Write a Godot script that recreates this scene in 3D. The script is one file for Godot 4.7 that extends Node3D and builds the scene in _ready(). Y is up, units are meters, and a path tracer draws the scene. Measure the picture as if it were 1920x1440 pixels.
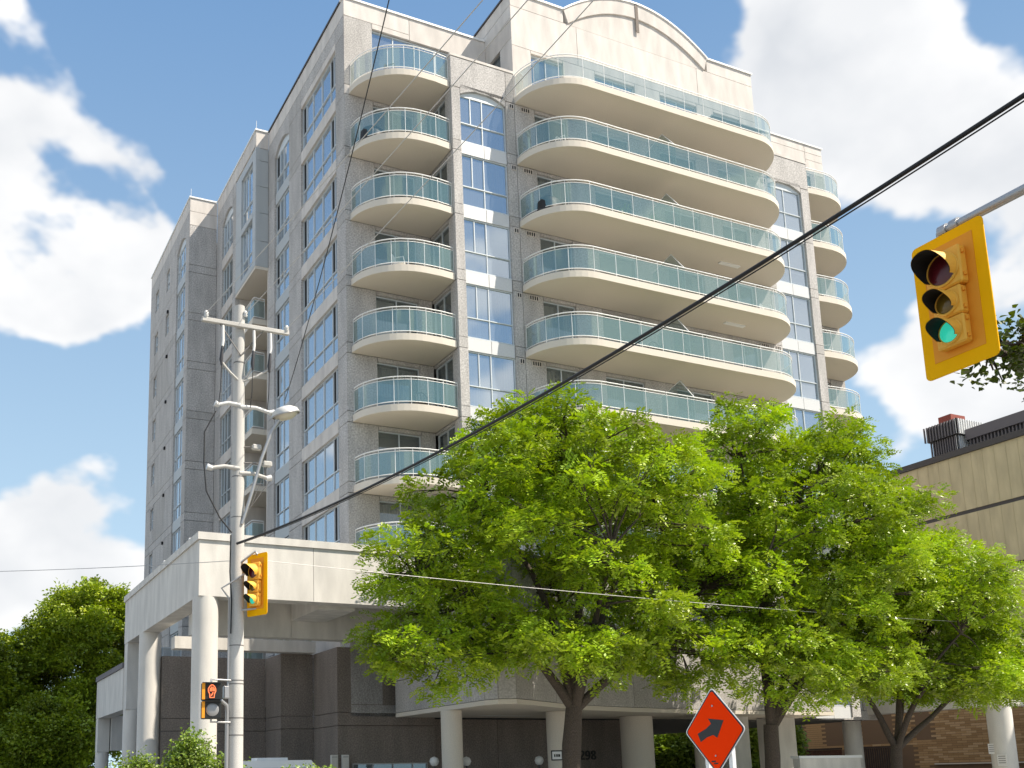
extends Node3D

# ---------------------------------------------------------------- mesh builder
class Shape:
	var v := PackedVector3Array()
	var n := PackedVector3Array()
	var idx := PackedInt32Array()
	func tri(a: Vector3, b: Vector3, c: Vector3) -> void:
		var m := (b - a).cross(c - a).normalized()
		var k := v.size()
		v.append_array([a, b, c])
		n.append_array([m, m, m])
		idx.append_array([k, k + 2, k + 1])
	func quad(a: Vector3, b: Vector3, c: Vector3, d: Vector3) -> void:
		var m := (c - a).cross(d - b).normalized()
		var k := v.size()
		v.append_array([a, b, c, d])
		n.append_array([m, m, m, m])
		idx.append_array([k, k + 2, k + 1, k, k + 3, k + 2])
	func obox(o: Vector3, u: Vector3, w: Vector3, u0: float, u1: float, y0: float, y1: float, n0: float, n1: float) -> void:
		var p := []
		for c in [[u0, y0, n1], [u1, y0, n1], [u1, y1, n1], [u0, y1, n1], [u0, y0, n0], [u1, y0, n0], [u1, y1, n0], [u0, y1, n0]]:
			p.append(o + u * c[0] + Vector3.UP * c[1] + w * c[2])
		quad(p[0], p[1], p[2], p[3])
		quad(p[5], p[4], p[7], p[6])
		quad(p[1], p[5], p[6], p[2])
		quad(p[4], p[0], p[3], p[7])
		quad(p[3], p[2], p[6], p[7])
		quad(p[4], p[5], p[1], p[0])
	func box(a: Vector3, b: Vector3) -> void:
		obox(Vector3.ZERO, Vector3.RIGHT, Vector3.BACK, a.x, b.x, a.y, b.y, a.z, b.z)
	# box with chamfered edges in any frame
	func cbox(t: Transform3D, s: Vector3, c: float) -> void:
		var h := s * 0.5
		var pts := {}
		for ax in 3:
			for sg in [-1.0, 1.0]:
				var a := (ax + 1) % 3
				var b := (ax + 2) % 3
				var q := []
				for e in [[-1, -1], [1, -1], [1, 1], [-1, 1]]:
					var p := Vector3.ZERO
					p[ax] = h[ax] * sg
					p[a] = (h[a] - c) * e[0]
					p[b] = (h[b] - c) * e[1]
					pts[[ax, sg, e[0], e[1]]] = t * p
					q.append(t * p)
				if sg > 0: quad(q[0], q[1], q[2], q[3])
				else: quad(q[3], q[2], q[1], q[0])
		for ax in 3:
			var a := (ax + 1) % 3
			var b := (ax + 2) % 3
			for sa in [-1, 1]:
				for sb in [-1, 1]:
					# edge between face a(sa) and face b(sb), running along ax
					var f1 = [pts[[a, float(sa), sb, -1]], pts[[a, float(sa), sb, 1]]]
					var f2 = [pts[[b, float(sb), -1, sa]], pts[[b, float(sb), 1, sa]]]
					if sa * sb > 0: quad(f1[0], f2[0], f2[1], f1[1])
					else: quad(f1[1], f2[1], f2[0], f1[0])
		for sx in [-1, 1]:
			for sy in [-1, 1]:
				for sz in [-1, 1]:
					var p1 = pts[[0, float(sx), sy, sz]]
					var p2 = pts[[1, float(sy), sz, sx]]
					var p3 = pts[[2, float(sz), sx, sy]]
					if sx * sy * sz > 0: tri(p1, p2, p3)
					else: tri(p1, p3, p2)
	# vertical prism over a plan polygon of Vector2(x, z)
	func prism(poly: PackedVector2Array, y0: float, y1: float, lid := true) -> void:
		var area := 0.0
		for i in poly.size():
			area += poly[i].cross(poly[(i + 1) % poly.size()])
		var q := poly
		if area > 0:
			q = poly.duplicate()
			q.reverse()
		for i in q.size():
			var a := q[i]
			var b := q[(i + 1) % q.size()]
			quad(Vector3(a.x, y0, a.y), Vector3(b.x, y0, b.y), Vector3(b.x, y1, b.y), Vector3(a.x, y1, a.y))
		if not lid: return
		var t := Geometry2D.triangulate_polygon(q)
		for i in range(0, t.size(), 3):
			var a := q[t[i]]
			var b := q[t[i + 1]]
			var c := q[t[i + 2]]
			if (b - a).cross(c - a) > 0:
				var s := b
				b = c
				c = s
			tri(Vector3(a.x, y1, a.y), Vector3(b.x, y1, b.y), Vector3(c.x, y1, c.y))
			tri(Vector3(a.x, y0, a.y), Vector3(c.x, y0, c.y), Vector3(b.x, y0, b.y))
	# flat polygon (in the u/up plane) extruded along w from n0 to n1
	func slabpoly(o: Vector3, u: Vector3, w: Vector3, poly: PackedVector2Array, n0: float, n1: float) -> void:
		var area := 0.0
		for i in poly.size():
			area += poly[i].cross(poly[(i + 1) % poly.size()])
		var q := poly
		if area < 0:
			q = poly.duplicate()
			q.reverse()
		for i in q.size():
			var a := o + u * q[i].x + Vector3.UP * q[i].y
			var b := o + u * q[(i + 1) % q.size()].x + Vector3.UP * q[(i + 1) % q.size()].y
			quad(a + w * n0, b + w * n0, b + w * n1, a + w * n1)
		var t := Geometry2D.triangulate_polygon(q)
		for i in range(0, t.size(), 3):
			var p := []
			for j in 3: p.append(q[t[i + j]])
			if (p[1] - p[0]).cross(p[2] - p[0]) < 0: p = [p[0], p[2], p[1]]
			var r := []
			for j in 3: r.append(o + u * p[j].x + Vector3.UP * p[j].y)
			tri(r[0] + w * n1, r[1] + w * n1, r[2] + w * n1)
			tri(r[0] + w * n0, r[2] + w * n0, r[1] + w * n0)
	func tube(pts: Array, radii, sides := 8, cap := true) -> void:
		var k0 := v.size()
		var side := Vector3.ZERO
		for i in pts.size():
			var d: Vector3
			if i == 0: d = pts[1] - pts[0]
			elif i == pts.size() - 1: d = pts[i] - pts[i - 1]
			else: d = (pts[i + 1] - pts[i]).normalized() + (pts[i] - pts[i - 1]).normalized()
			d = d.normalized()
			if i == 0: side = d.cross(Vector3.UP if absf(d.y) < 0.9 else Vector3.RIGHT).normalized()
			side = (side - d * side.dot(d)).normalized()
			var other := d.cross(side)
			var r: float = radii if radii is float else radii[i]
			for j in sides:
				var a := TAU * j / sides
				var m := side * cos(a) + other * sin(a)
				v.append(pts[i] + m * r)
				n.append(m)
		for i in pts.size() - 1:
			for j in sides:
				var a := k0 + i * sides + j
				var b := k0 + i * sides + (j + 1) % sides
				idx.append_array([a, a + sides, b, b, a + sides, b + sides])
		if cap:
			for e in [0, pts.size() - 1]:
				var base: int = k0 + e * sides
				for j in range(1, sides - 1):
					if e == 0: tri(v[base], v[base + j + 1], v[base + j])
					else: tri(v[base], v[base + j], v[base + j + 1])
	# profile of Vector2(radius, height) turned round the y axis of t
	func lathe(t: Transform3D, prof: Array, sides := 16, arc := TAU, start := 0.0) -> void:
		var k0 := v.size()
		for i in prof.size():
			var d: Vector2
			if i == 0: d = prof[1] - prof[0]
			elif i == prof.size() - 1: d = prof[i] - prof[i - 1]
			else: d = prof[i + 1] - prof[i - 1]
			var m2 := Vector2(d.y, -d.x).normalized()
			for j in sides + 1:
				var a := start + arc * j / sides
				v.append(t * Vector3(cos(a) * prof[i].x, prof[i].y, sin(a) * prof[i].x))
				n.append((t.basis * Vector3(cos(a) * m2.x, m2.y, sin(a) * m2.x)).normalized())
		for i in prof.size() - 1:
			for j in sides:
				var a := k0 + i * (sides + 1) + j
				var b := a + sides + 1
				idx.append_array([a, a + 1, b, a + 1, b + 1, b])
	func mesh() -> ArrayMesh:
		var m := ArrayMesh.new()
		if v.is_empty(): return m
		var a := []
		a.resize(Mesh.ARRAY_MAX)
		a[Mesh.ARRAY_VERTEX] = v
		a[Mesh.ARRAY_NORMAL] = n
		a[Mesh.ARRAY_INDEX] = idx
		m.add_surface_from_arrays(Mesh.PRIMITIVE_TRIANGLES, a)
		return m

# ---------------------------------------------------------------- scene helpers
var M := {}
var taken := {}
var rng := RandomNumberGenerator.new()

func numbered(called: String) -> String:
	if not taken.has(called):
		taken[called] = 0
		return called
	taken[called] += 1
	return "%s_%03d" % [called, taken[called]]

func tag(o: Node3D, label: String, category: String, group := "", kind := "") -> void:
	if label: o.set_meta("label", label)
	if category: o.set_meta("category", category)
	if group: o.set_meta("group", group)
	if kind: o.set_meta("kind", kind)

func thing(called: String, label: String, category: String, at := Vector3.ZERO, group := "") -> Node3D:
	var o := Node3D.new()
	o.name = numbered(called)
	add_child(o)
	o.position = at
	tag(o, label, category, group)
	return o

# a mesh whose points are world positions, put under a thing (or a part of one) or at top level
func put(called: String, s, m: Material, parent: Node = self) -> MeshInstance3D:
	var o := MeshInstance3D.new()
	o.mesh = s.mesh() if s is Shape else s
	o.material_override = m
	o.name = numbered(called) if parent == self else called
	parent.add_child(o, true)
	if parent != self:
		var back := Vector3.ZERO
		var p: Node = parent
		while p != self:
			back += p.position
			p = p.get_parent()
		o.position = -back
	return o

func structure(called: String, s, m: Material) -> MeshInstance3D:
	var o := put(called, s, m)
	o.set_meta("kind", "structure")
	return o

# ---------------------------------------------------------------- materials
func lin(r: float, g: float, b: float, a := 1.0) -> Color:
	var c := Color(r, g, b).linear_to_srgb()
	c.a = a
	return c

# grey texture made of noise, values between lo and hi, contrast through power
func speck(sd: int, freq: float, lo: float, hi: float, octaves := 3, size := 512, cells := false) -> ImageTexture:
	var f := FastNoiseLite.new()
	f.seed = sd
	f.frequency = freq
	f.fractal_octaves = octaves
	if cells:
		f.noise_type = FastNoiseLite.TYPE_CELLULAR
		f.cellular_return_type = FastNoiseLite.RETURN_CELL_VALUE
	else:
		f.noise_type = FastNoiseLite.TYPE_SIMPLEX_SMOOTH
	var im := f.get_seamless_image(size, size)
	im.convert(Image.FORMAT_L8)
	var d := im.get_data()
	for i in d.size():
		d[i] = int(255.0 * (lo + (hi - lo) * d[i] / 255.0))
	return ImageTexture.create_from_image(Image.create_from_data(size, size, false, Image.FORMAT_L8, d))

func mat(called: String, c: Color, rough := 0.8, metal := 0.0) -> StandardMaterial3D:
	var m := StandardMaterial3D.new()
	m.resource_name = called
	m.albedo_color = c
	m.roughness = rough
	m.metallic = metal
	M[called] = m
	return m

func grained(called: String, c: Color, rough: float, fine: ImageTexture, metres: float, coarse: ImageTexture = null, bump := 0.0) -> StandardMaterial3D:
	var m := mat(called, c, rough)
	m.uv1_triplanar = true
	m.uv1_world_triplanar = true
	m.uv1_scale = Vector3.ONE / metres
	m.albedo_texture = fine
	if coarse:
		m.detail_enabled = true
		m.detail_blend_mode = BaseMaterial3D.BLEND_MODE_MUL
		m.detail_albedo = coarse
		m.detail_uv_layer = BaseMaterial3D.DETAIL_UV_2
		m.uv2_triplanar = true
		m.uv2_world_triplanar = true
		# weathering runs down the face, so the broad pattern is drawn out upwards
		m.uv2_scale = Vector3(0.15, 0.04, 0.15)
	if bump > 0.0:
		m.heightmap_enabled = true
		m.heightmap_texture = fine
		m.heightmap_scale = bump
	return m

func make_materials() -> void:
	var agg := speck(3, 0.06, 0.70, 1.0, 3)
	var fine := speck(5, 0.12, 0.88, 1.0, 3)
	var broad := speck(8, 0.02, 0.87, 1.0, 5)
	var bark := speck(11, 0.05, 0.35, 1.0, 4)
	grained("cream_stucco", lin(0.80, 0.752, 0.70), 0.9, fine, 1.7, broad)
	grained("aggregate", lin(0.74, 0.715, 0.69), 0.92, agg, 2.6, broad)
	grained("slab_concrete", lin(0.75, 0.69, 0.595), 0.9, fine, 2.1)
	grained("canopy_stucco", lin(0.84, 0.81, 0.75), 0.9, fine, 1.9, broad)
	# neighbouring castings differ a little in tone
	grained("cream_stucco_b", lin(0.755, 0.705, 0.65), 0.9, fine, 1.9, broad)
	grained("cream_stucco_c", lin(0.82, 0.775, 0.725), 0.9, fine, 2.2, broad)
	grained("aggregate_b", lin(0.68, 0.655, 0.625), 0.92, agg, 2.3, broad)
	grained("aggregate_c", lin(0.765, 0.738, 0.71), 0.92, agg, 2.9, broad)
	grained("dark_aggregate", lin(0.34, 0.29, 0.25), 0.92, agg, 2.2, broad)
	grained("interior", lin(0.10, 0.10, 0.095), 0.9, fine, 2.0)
	grained("spandrel_white", lin(0.70, 0.715, 0.72), 0.45, fine, 3.0)
	grained("spandrel_grey", lin(0.50, 0.53, 0.54), 0.5, fine, 3.0)
	grained("asphalt", lin(0.06, 0.06, 0.06), 0.95, agg, 1.1, broad)
	grained("pavement", lin(0.48, 0.46, 0.42), 0.9, fine, 1.3, broad)
	grained("lawn", lin(0.06, 0.11, 0.02), 0.95, agg, 1.5, broad)
	var bk := grained("bark", lin(0.17, 0.13, 0.10), 0.95, bark, 0.7, null, 2.2)
	bk.uv1_scale = Vector3(2.6, 0.55, 2.6)
	grained("pole_concrete", lin(0.82, 0.80, 0.75), 0.85, speck(21, 0.1, 0.72, 1.0, 4), 0.9, broad)
	grained("tan_panel", lin(0.70, 0.60, 0.38), 0.8, fine, 1.4, broad)
	grained("brick", lin(0.58, 0.37, 0.18), 0.9, agg, 0.9)
	grained("brick_light", lin(0.68, 0.46, 0.25), 0.9, agg, 1.1)
	grained("brick_dark", lin(0.46, 0.28, 0.13), 0.9, agg, 1.0)
	grained("mortar", lin(0.20, 0.13, 0.08), 0.95, fine, 0.7)
	grained("wood_brown", lin(0.20, 0.075, 0.03), 0.7, bark, 1.3)
	mat("dark_wood", lin(0.035, 0.022, 0.018), 0.7)
	mat("frame_metal", lin(0.58, 0.63, 0.66), 0.4)
	mat("screen_mesh", lin(0.012, 0.013, 0.015), 0.9)
	mat("aluminium", lin(0.55, 0.54, 0.52), 0.45, 0.3)
	mat("white_metal", lin(0.80, 0.81, 0.80), 0.4)
	mat("grey_metal", lin(0.34, 0.34, 0.34), 0.45, 0.5)
	mat("galvanised", lin(0.42, 0.42, 0.42), 0.42, 0.7)
	mat("dark_metal", lin(0.05, 0.05, 0.055), 0.5, 0.2)
	mat("coping_dark", lin(0.06, 0.055, 0.055), 0.6)
	mat("vent_dark", lin(0.012, 0.012, 0.013), 0.8)
	mat("black_rubber", lin(0.012, 0.012, 0.013), 0.6)
	mat("wire_metal", lin(0.20, 0.19, 0.18), 0.5, 0.4)
	mat("signal_yellow", lin(0.85, 0.33, 0.012), 0.7)
	mat("signal_tape", lin(1.0, 0.50, 0.0), 0.75).metallic_specular = 0.25
	mat("signal_housing", lin(0.88, 0.46, 0.05), 0.6)
	mat("visor_inside", lin(0.01, 0.01, 0.01), 0.8)
	mat("red_lens", lin(0.10, 0.008, 0.012), 0.25)
	mat("amber_lens", lin(0.16, 0.10, 0.012), 0.25)
	var g := mat("green_lens", lin(0.02, 0.25, 0.17), 0.25)
	g.emission_enabled = true
	g.emission = lin(0.03, 0.55, 0.38)
	g.emission_energy_multiplier = 0.5
	g = mat("hand_lit", lin(0.5, 0.08, 0.03), 0.4)
	g.emission_enabled = true
	g.emission = lin(0.95, 0.22, 0.08)
	g.emission_energy_multiplier = 0.9
	var os := mat("orange_sign", lin(0.98, 0.05, 0.004), 0.9)
	os.metallic_specular = 0.1
	mat("sign_black", lin(0.012, 0.014, 0.014), 0.5)
	mat("sign_white", lin(0.80, 0.80, 0.79), 0.45)
	mat("porcelain", lin(0.62, 0.62, 0.60), 0.3)
	mat("lamp_glass", lin(0.55, 0.52, 0.42), 0.15)
	mat("van_white", lin(0.78, 0.79, 0.80), 0.25)
	mat("brick_red", lin(0.28, 0.07, 0.05), 0.85)
	grained("roof_grey", lin(0.17, 0.155, 0.165), 0.7, fine, 1.0)
	# coated window glass: some of the room shows through, much of the sky is mirrored
	g = mat("window_glass", lin(0.50, 0.58, 0.66, 0.6), 0.015, 0.78)
	g.transparency = BaseMaterial3D.TRANSPARENCY_ALPHA
	g = mat("clear_glass", lin(0.25, 0.30, 0.32, 0.25), 0.015, 0.6)
	g.transparency = BaseMaterial3D.TRANSPARENCY_ALPHA
	# green tinted balustrade glass
	g = mat("guard_glass", lin(0.25, 0.41, 0.41, 0.05), 0.02, 0.54)
	g.transparency = BaseMaterial3D.TRANSPARENCY_ALPHA
	g = mat("curtain", lin(0.72, 0.72, 0.68), 0.9)
	g.backlight_enabled = true
	g.backlight = lin(0.3, 0.3, 0.28)
	g = mat("blind", lin(0.60, 0.64, 0.62), 0.8)
	for a in [["locust_leaf", 0.37, 0.51, 0.03], ["maple_leaf", 0.29, 0.38, 0.03], ["shrub_leaf", 0.24, 0.35, 0.06], ["ash_leaf", 0.09, 0.14, 0.022]]:
		g = mat(a[0], lin(a[1], a[2], a[3]), 0.38)
		g.vertex_color_use_as_albedo = true
		g.backlight_enabled = true
		g.backlight = lin(0.5, 0.56, 0.06)
# ---------------------------------------------------------------- sky
var cloud_noise := FastNoiseLite.new()
var wisp_noise := FastNoiseLite.new()
var cloud_spots := []
var near_spots := []

func cloud_bias(d: Vector3) -> float:
	var b := -0.62
	for s in near_spots:
		var q: float = (1.0 - d.dot(s[0])) / (s[1] * s[1] * 0.5)
		if q < 6.0: b += s[2] * exp(-q)
	return minf(b, 0.55)

func sky_color(d: Vector3, bias: float) -> Color:
	var h := clampf(d.y, 0.0, 1.0)
	var t := pow(1.0 - h, 1.7)
	var c := Vector3(0.068, 0.19, 0.43).lerp(Vector3(0.58, 0.77, 0.88), t)
	var p := Vector3(d.x, d.y * 1.5, d.z)
	var f := cloud_noise.get_noise_3dv(p * 100.0)
	var dens := bias + f * 1.1
	var a := smoothstep(-0.07, 0.15, dens)
	if a > 0.0:
		# the side of a cloud that faces the sun is white, thick bellies are grey
		var lit := cloud_noise.get_noise_3dv((p + SUN * 0.05) * 100.0)
		var body := smoothstep(0.1, 0.75, dens)
		var shade := clampf(0.5 + (lit - f) * 1.6, 0.0, 1.0) * 0.40 + body * 0.34
		var w := wisp_noise.get_noise_3dv(p * 100.0) * 0.05
		var cl := Vector3(0.86, 0.855, 0.85).lerp(Vector3(0.45, 0.485, 0.535), clampf(shade + w, 0.0, 1.0))
		c = c.lerp(cl, a * 0.97)
	return Color(c.x, c.y, c.z)

func make_sky() -> ImageTexture:
	cloud_noise.seed = 12
	cloud_noise.frequency = 0.035
	cloud_noise.noise_type = FastNoiseLite.TYPE_SIMPLEX_SMOOTH
	cloud_noise.fractal_octaves = 6
	cloud_noise.fractal_gain = 0.52
	wisp_noise.seed = 40
	wisp_noise.frequency = 0.09
	wisp_noise.fractal_octaves = 3
	# the clouds that the photograph shows: direction, size, strength
	cloud_spots = [
		[Vector3(0.087, 0.506, -0.852), 0.095, 0.95], [Vector3(0.045, 0.476, -0.878), 0.10, 0.95], [Vector3(0.152, 0.464, -0.873), 0.065, 0.85], [Vector3(0.092, 0.425, -0.897), 0.06, 0.75],
		[Vector3(0.084, 0.243, -0.966), 0.06, 0.8], [Vector3(0.130, 0.183, -0.975), 0.075, 0.9], [Vector3(0.02, 0.17, -0.985), 0.07, 0.9],
		[Vector3(0.673, 0.575, -0.47), 0.11, 0.85], [Vector3(0.620, 0.555, -0.556), 0.06, 0.75], [Vector3(0.673, 0.520, -0.521), 0.08, 0.85], [Vector3(0.755, 0.465, -0.46), 0.07, 0.85],
		[Vector3(0.756, 0.335, -0.56), 0.065, 0.9], [Vector3(0.800, 0.350, -0.49), 0.07, 0.9], [Vector3(0.751, 0.247, -0.612), 0.045, 0.6], [Vector3(0.806, 0.278, -0.523), 0.05, 0.7], [Vector3(0.283, 0.639, -0.716), 0.03, 0.3],
		# and those mirrored in its windows
		[Vector3(0.36, 0.50, 0.79), 0.10, 0.8], [Vector3(0.40, 0.28, 0.87), 0.12, 0.85], [Vector3(0.55, 0.42, 0.72), 0.10, 0.8], [Vector3(0.60, 0.27, 0.75), 0.11, 0.85],
	]
	for s in cloud_spots: s[0] = s[0].normalized()
	# the rest of the sky goes on in the same way
	var r := RandomNumberGenerator.new()
	r.seed = 77
	var away := Vector3(0.42, 0.36, -0.84).normalized()
	var made := 0
	while made < 92:
		var y := r.randf_range(0.10, 0.97)
		var az := r.randf() * TAU
		var d := Vector3(cos(az) * sqrt(1.0 - y * y), y, sin(az) * sqrt(1.0 - y * y))
		if d.dot(away) > 0.84: continue
		cloud_spots.append([d, r.randf_range(0.06, 0.16), r.randf_range(0.6, 0.95)])
		made += 1
	near_spots = cloud_spots
	var W := 4096
	var H := 2048
	var cw := 1024
	var ch := 512
	var im := Image.create(cw, ch, false, Image.FORMAT_RGBF)
	im.fill(Color(0.30, 0.31, 0.32))
	for y in ch / 2 + 2:
		var el := PI * (0.5 - (y + 0.5) / ch)
		for x in cw:
			var az := TAU * (x + 0.5) / cw
			var d := Vector3(sin(az) * cos(el), sin(el), -cos(az) * cos(el))
			im.set_pixel(x, y, sky_color(d, cloud_bias(d)))
	im.resize(W, H, Image.INTERPOLATE_CUBIC)
	near_spots = []
	for s in cloud_spots:
		if s[0].dot(away) > 0.6: near_spots.append(s)
	# the part that the camera sees, drawn finer by the same rule
	for y in range(int(H * (0.5 - 44.0 / 180.0)), H / 2):
		var el := PI * (0.5 - (y + 0.5) / H)
		for k in range(int(-4.0 / 360.0 * W), int(66.0 / 360.0 * W)):
			var x := posmod(k, W)
			var az := TAU * (x + 0.5) / W
			var d := Vector3(sin(az) * cos(el), sin(el), -cos(az) * cos(el))
			im.set_pixel(x, y, sky_color(d, cloud_bias(d)))
	return ImageTexture.create_from_image(im)

const SUN := Vector3(0.472, 0.787, 0.394)

func make_light_and_camera() -> void:
	var cam := Camera3D.new()
	cam.name = "camera"
	add_child(cam)
	cam.projection = Camera3D.PROJECTION_FRUSTUM
	cam.near = 0.1
	cam.far = 900.0
	cam.size = 0.074750
	cam.frustum_offset = Vector2(0.011384, 0.019398)
	cam.transform = Transform3D(Vector3(0.908016, -0.018726, 0.418516), Vector3(-0.060037, 0.982872, 0.174235), Vector3(-0.414611, -0.183334, 0.891340), Vector3(-14.2497, 1.65, 34.6361))
	cam.current = true
	var e := Environment.new()
	e.background_mode = Environment.BG_SKY
	var sm := PanoramaSkyMaterial.new()
	sm.panorama = make_sky()
	var sky := Sky.new()
	sky.sky_material = sm
	e.sky = sky
	e.background_energy_multiplier = 0.74
	e.tonemap_mode = Environment.TONE_MAPPER_LINEAR
	e.tonemap_exposure = 1.72
	e.sdfgi_enabled = true
	e.ssao_enabled = true
	e.ssil_enabled = true
	var we := WorldEnvironment.new()
	we.name = "world_environment"
	we.environment = e
	add_child(we)
	var sun := DirectionalLight3D.new()
	sun.name = "sun"
	sun.light_energy = 1.5
	sun.light_color = Color(1.0, 0.955, 0.89)
	sun.light_angular_distance = 0.5
	sun.shadow_enabled = true
	add_child(sun)
	sun.look_at_from_position(SUN * 100.0, Vector3.ZERO)
# ---------------------------------------------------------------- apartment building
const FLOOR := 2.8
const TOP := 28.95

func fl(k: int) -> float:
	return TOP - FLOOR * k

# a rectangular wall panel in a facade frame: o, direction u, outward w
func panel(b: Node, o: Vector3, u: Vector3, w: Vector3, u0: float, u1: float, y0: float, y1: float, m: String, proud := 0.0, thick := 0.24) -> void:
	var s := Shape.new()
	var g := 0.012
	s.obox(o, u, w, u0 + g, u1 - g, y0 + g, y1 - g, -thick, proud)
	put("wall_panel", s, tone(m), b)

func tone(m: String) -> Material:
	if m in ["aggregate", "cream_stucco"]: return M[m + ["", "", "_b", "_c"][rng.randi() % 4]]
	return M[m]

# the wall round an arched head: rectangle y0..y1 whose lower edge is an arch over u0..u1
func arch_panel(b: Node, o: Vector3, u: Vector3, w: Vector3, u0: float, u1: float, spring: float, rise: float, y1: float, m: String) -> void:
	var p := PackedVector2Array()
	p.append(Vector2(u0 + 0.012, y1 - 0.012))
	for i in 15:
		var t := i / 14.0
		p.append(Vector2(lerpf(u0 + 0.012, u1 - 0.012, t), spring + rise * (1.0 - pow(2.0 * t - 1.0, 2.0))))
	p.append(Vector2(u1 - 0.012, y1 - 0.012))
	var s := Shape.new()
	s.slabpoly(o, u, w, p, -0.24, 0.0)
	put("wall_panel", s, M[m], b)

# a hanging of cloth: a sheet with folds
func folds(o: Vector3, u: Vector3, w: Vector3, u0: float, u1: float, y0: float, y1: float, depth: float, pitch := 0.11) -> Shape:
	var s := Shape.new()
	var k := maxi(2, int((u1 - u0) / pitch) * 2)
	for i in k:
		var a := lerpf(u0, u1, float(i) / k)
		var c := lerpf(u0, u1, float(i + 1) / k)
		var da := -depth - (0.035 if i % 2 else 0.0)
		var dc := -depth - (0.0 if i % 2 else 0.035)
		s.quad(o + u * a + Vector3.UP * y0 + w * da, o + u * c + Vector3.UP * y0 + w * dc, o + u * c + Vector3.UP * y1 + w * dc, o + u * a + Vector3.UP * y1 + w * da)
	return s

# a window: frame with mullions at us (from 0 to width), a transom, panes, and perhaps curtains
func window(b: Node, o: Vector3, u: Vector3, w: Vector3, u0: float, y0: float, width: float, height: float, us: Array, transom: float, opts := {}) -> Node3D:
	var deep := 0.10
	var fm: String = opts.get("frame", "frame_metal")
	var s := Shape.new()
	var f := 0.038
	var rise: float = opts.get("rise", 0.0)
	var at := o + u * u0 + Vector3.UP * y0
	s.obox(at, u, w, 0.0, width, 0.0, f, -deep - 0.09, -deep + 0.03)
	s.obox(at, u, w, 0.0, width, height - f, height, -deep - 0.09, -deep)
	s.obox(at, u, w, 0.0, f, f, height - f, -deep - 0.09, -deep)
	s.obox(at, u, w, width - f, width, f, height - f, -deep - 0.09, -deep)
	var low: Array = opts.get("low", us)
	for x in us:
		s.obox(at, u, w, x - f * 0.5, x + f * 0.5, transom + f * 0.5 if transom > 0.0 else f, height - f, -deep - 0.085, -deep - 0.004)
	if transom > 0.0:
		s.obox(at, u, w, f, width - f, transom - f * 0.5, transom + f * 0.5, -deep - 0.085, -deep + 0.008)
		for x in low:
			s.obox(at, u, w, x - f * 0.5, x + f * 0.5, f, transom - f * 0.5, -deep - 0.085, -deep - 0.004)
	if rise > 0.0:
		var p := PackedVector2Array([Vector2(0, height + 0.002)])
		for i in 13:
			var t := i / 12.0
			p.append(Vector2(width * t, height + 0.004 + rise * (1.0 - pow(2.0 * t - 1.0, 2.0))))
		p.append(Vector2(width, height + 0.002))
		s.slabpoly(at, u, w, p, -deep - 0.06, -deep - 0.01)
	var o2 := put(opts.get("called", "window"), s, M[fm], b)
	var gm: Material = M[opts.get("glass", "window_glass")]
	var rows := [[f, height - f, us]] if transom <= 0.0 else [[f, transom, low], [transom, height - f, us]]
	var open: Array = opts.get("open", [])
	for ri in rows.size():
		var xs: Array = [0.0] + rows[ri][2] + [width]
		for i in xs.size() - 1:
			if ri == rows.size() - 1 and i in open:
				var sm := Shape.new()
				sm.obox(at - w * (deep + 0.05), u, w, xs[i] + 0.02, xs[i + 1] - 0.02, rows[ri][0], rows[ri][1], -0.003, 0.0)
				put("insect_screen", sm, M.screen_mesh, o2)
				continue
			var g := Shape.new()
			var tilt := rng.randf_range(-0.004, 0.004)
			var tip := rng.randf_range(-0.006, 0.006)
			var a: Vector3 = at + u * (xs[i] + 0.02) - w * (deep + 0.045)
			var c: Vector3 = at + u * (xs[i + 1] - 0.02) - w * (deep + 0.045 + tilt)
			g.quad(a + Vector3.UP * rows[ri][0], c + Vector3.UP * rows[ri][0], c + Vector3.UP * rows[ri][1] + w * tip, a + Vector3.UP * rows[ri][1] + w * tip)
			put("pane", g, gm, o2)
	var chance: float = opts.get("curtains", 0.7)
	if rng.randf() < chance:
		var kind := "curtain" if rng.randf() < 0.6 else "blind"
		var drop := 0.0 if rng.randf() < 0.7 else rng.randf_range(0.3, 0.6) * height
		var l := rng.randf_range(0.25, 0.5) * width
		if rng.randf() < 0.45:
			put("curtain", folds(at, u, w, 0.06, width - 0.06, 0.05 + drop, height - 0.06, 0.30), M[kind], o2)
		else:
			put("curtain", folds(at, u, w, 0.06, l, 0.05, height - 0.06, 0.30), M[kind], o2)
			if rng.randf() < 0.6: put("curtain", folds(at, u, w, width - l * 0.7, width - 0.06, 0.05, height - 0.06, 0.30), M[kind], o2)
	return o2

# points along a polyline of Vector2 at equal steps; mult gives that many points per step
func resample(line: Array, step: float, mult := 1) -> Array:
	var total := 0.0
	for i in line.size() - 1: total += line[i].distance_to(line[i + 1])
	var k := maxi(1, roundi(total / step)) * mult
	var out := []
	var seg := 0
	var done := 0.0
	for i in k + 1:
		var want := total * i / k
		while seg < line.size() - 2 and done + line[seg].distance_to(line[seg + 1]) < want - 1e-5:
			done += line[seg].distance_to(line[seg + 1])
			seg += 1
		var d: float = line[seg].distance_to(line[seg + 1])
		out.append(line[seg].lerp(line[seg + 1], clampf((want - done) / maxf(d, 1e-6), 0, 1)))
	return out

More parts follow.
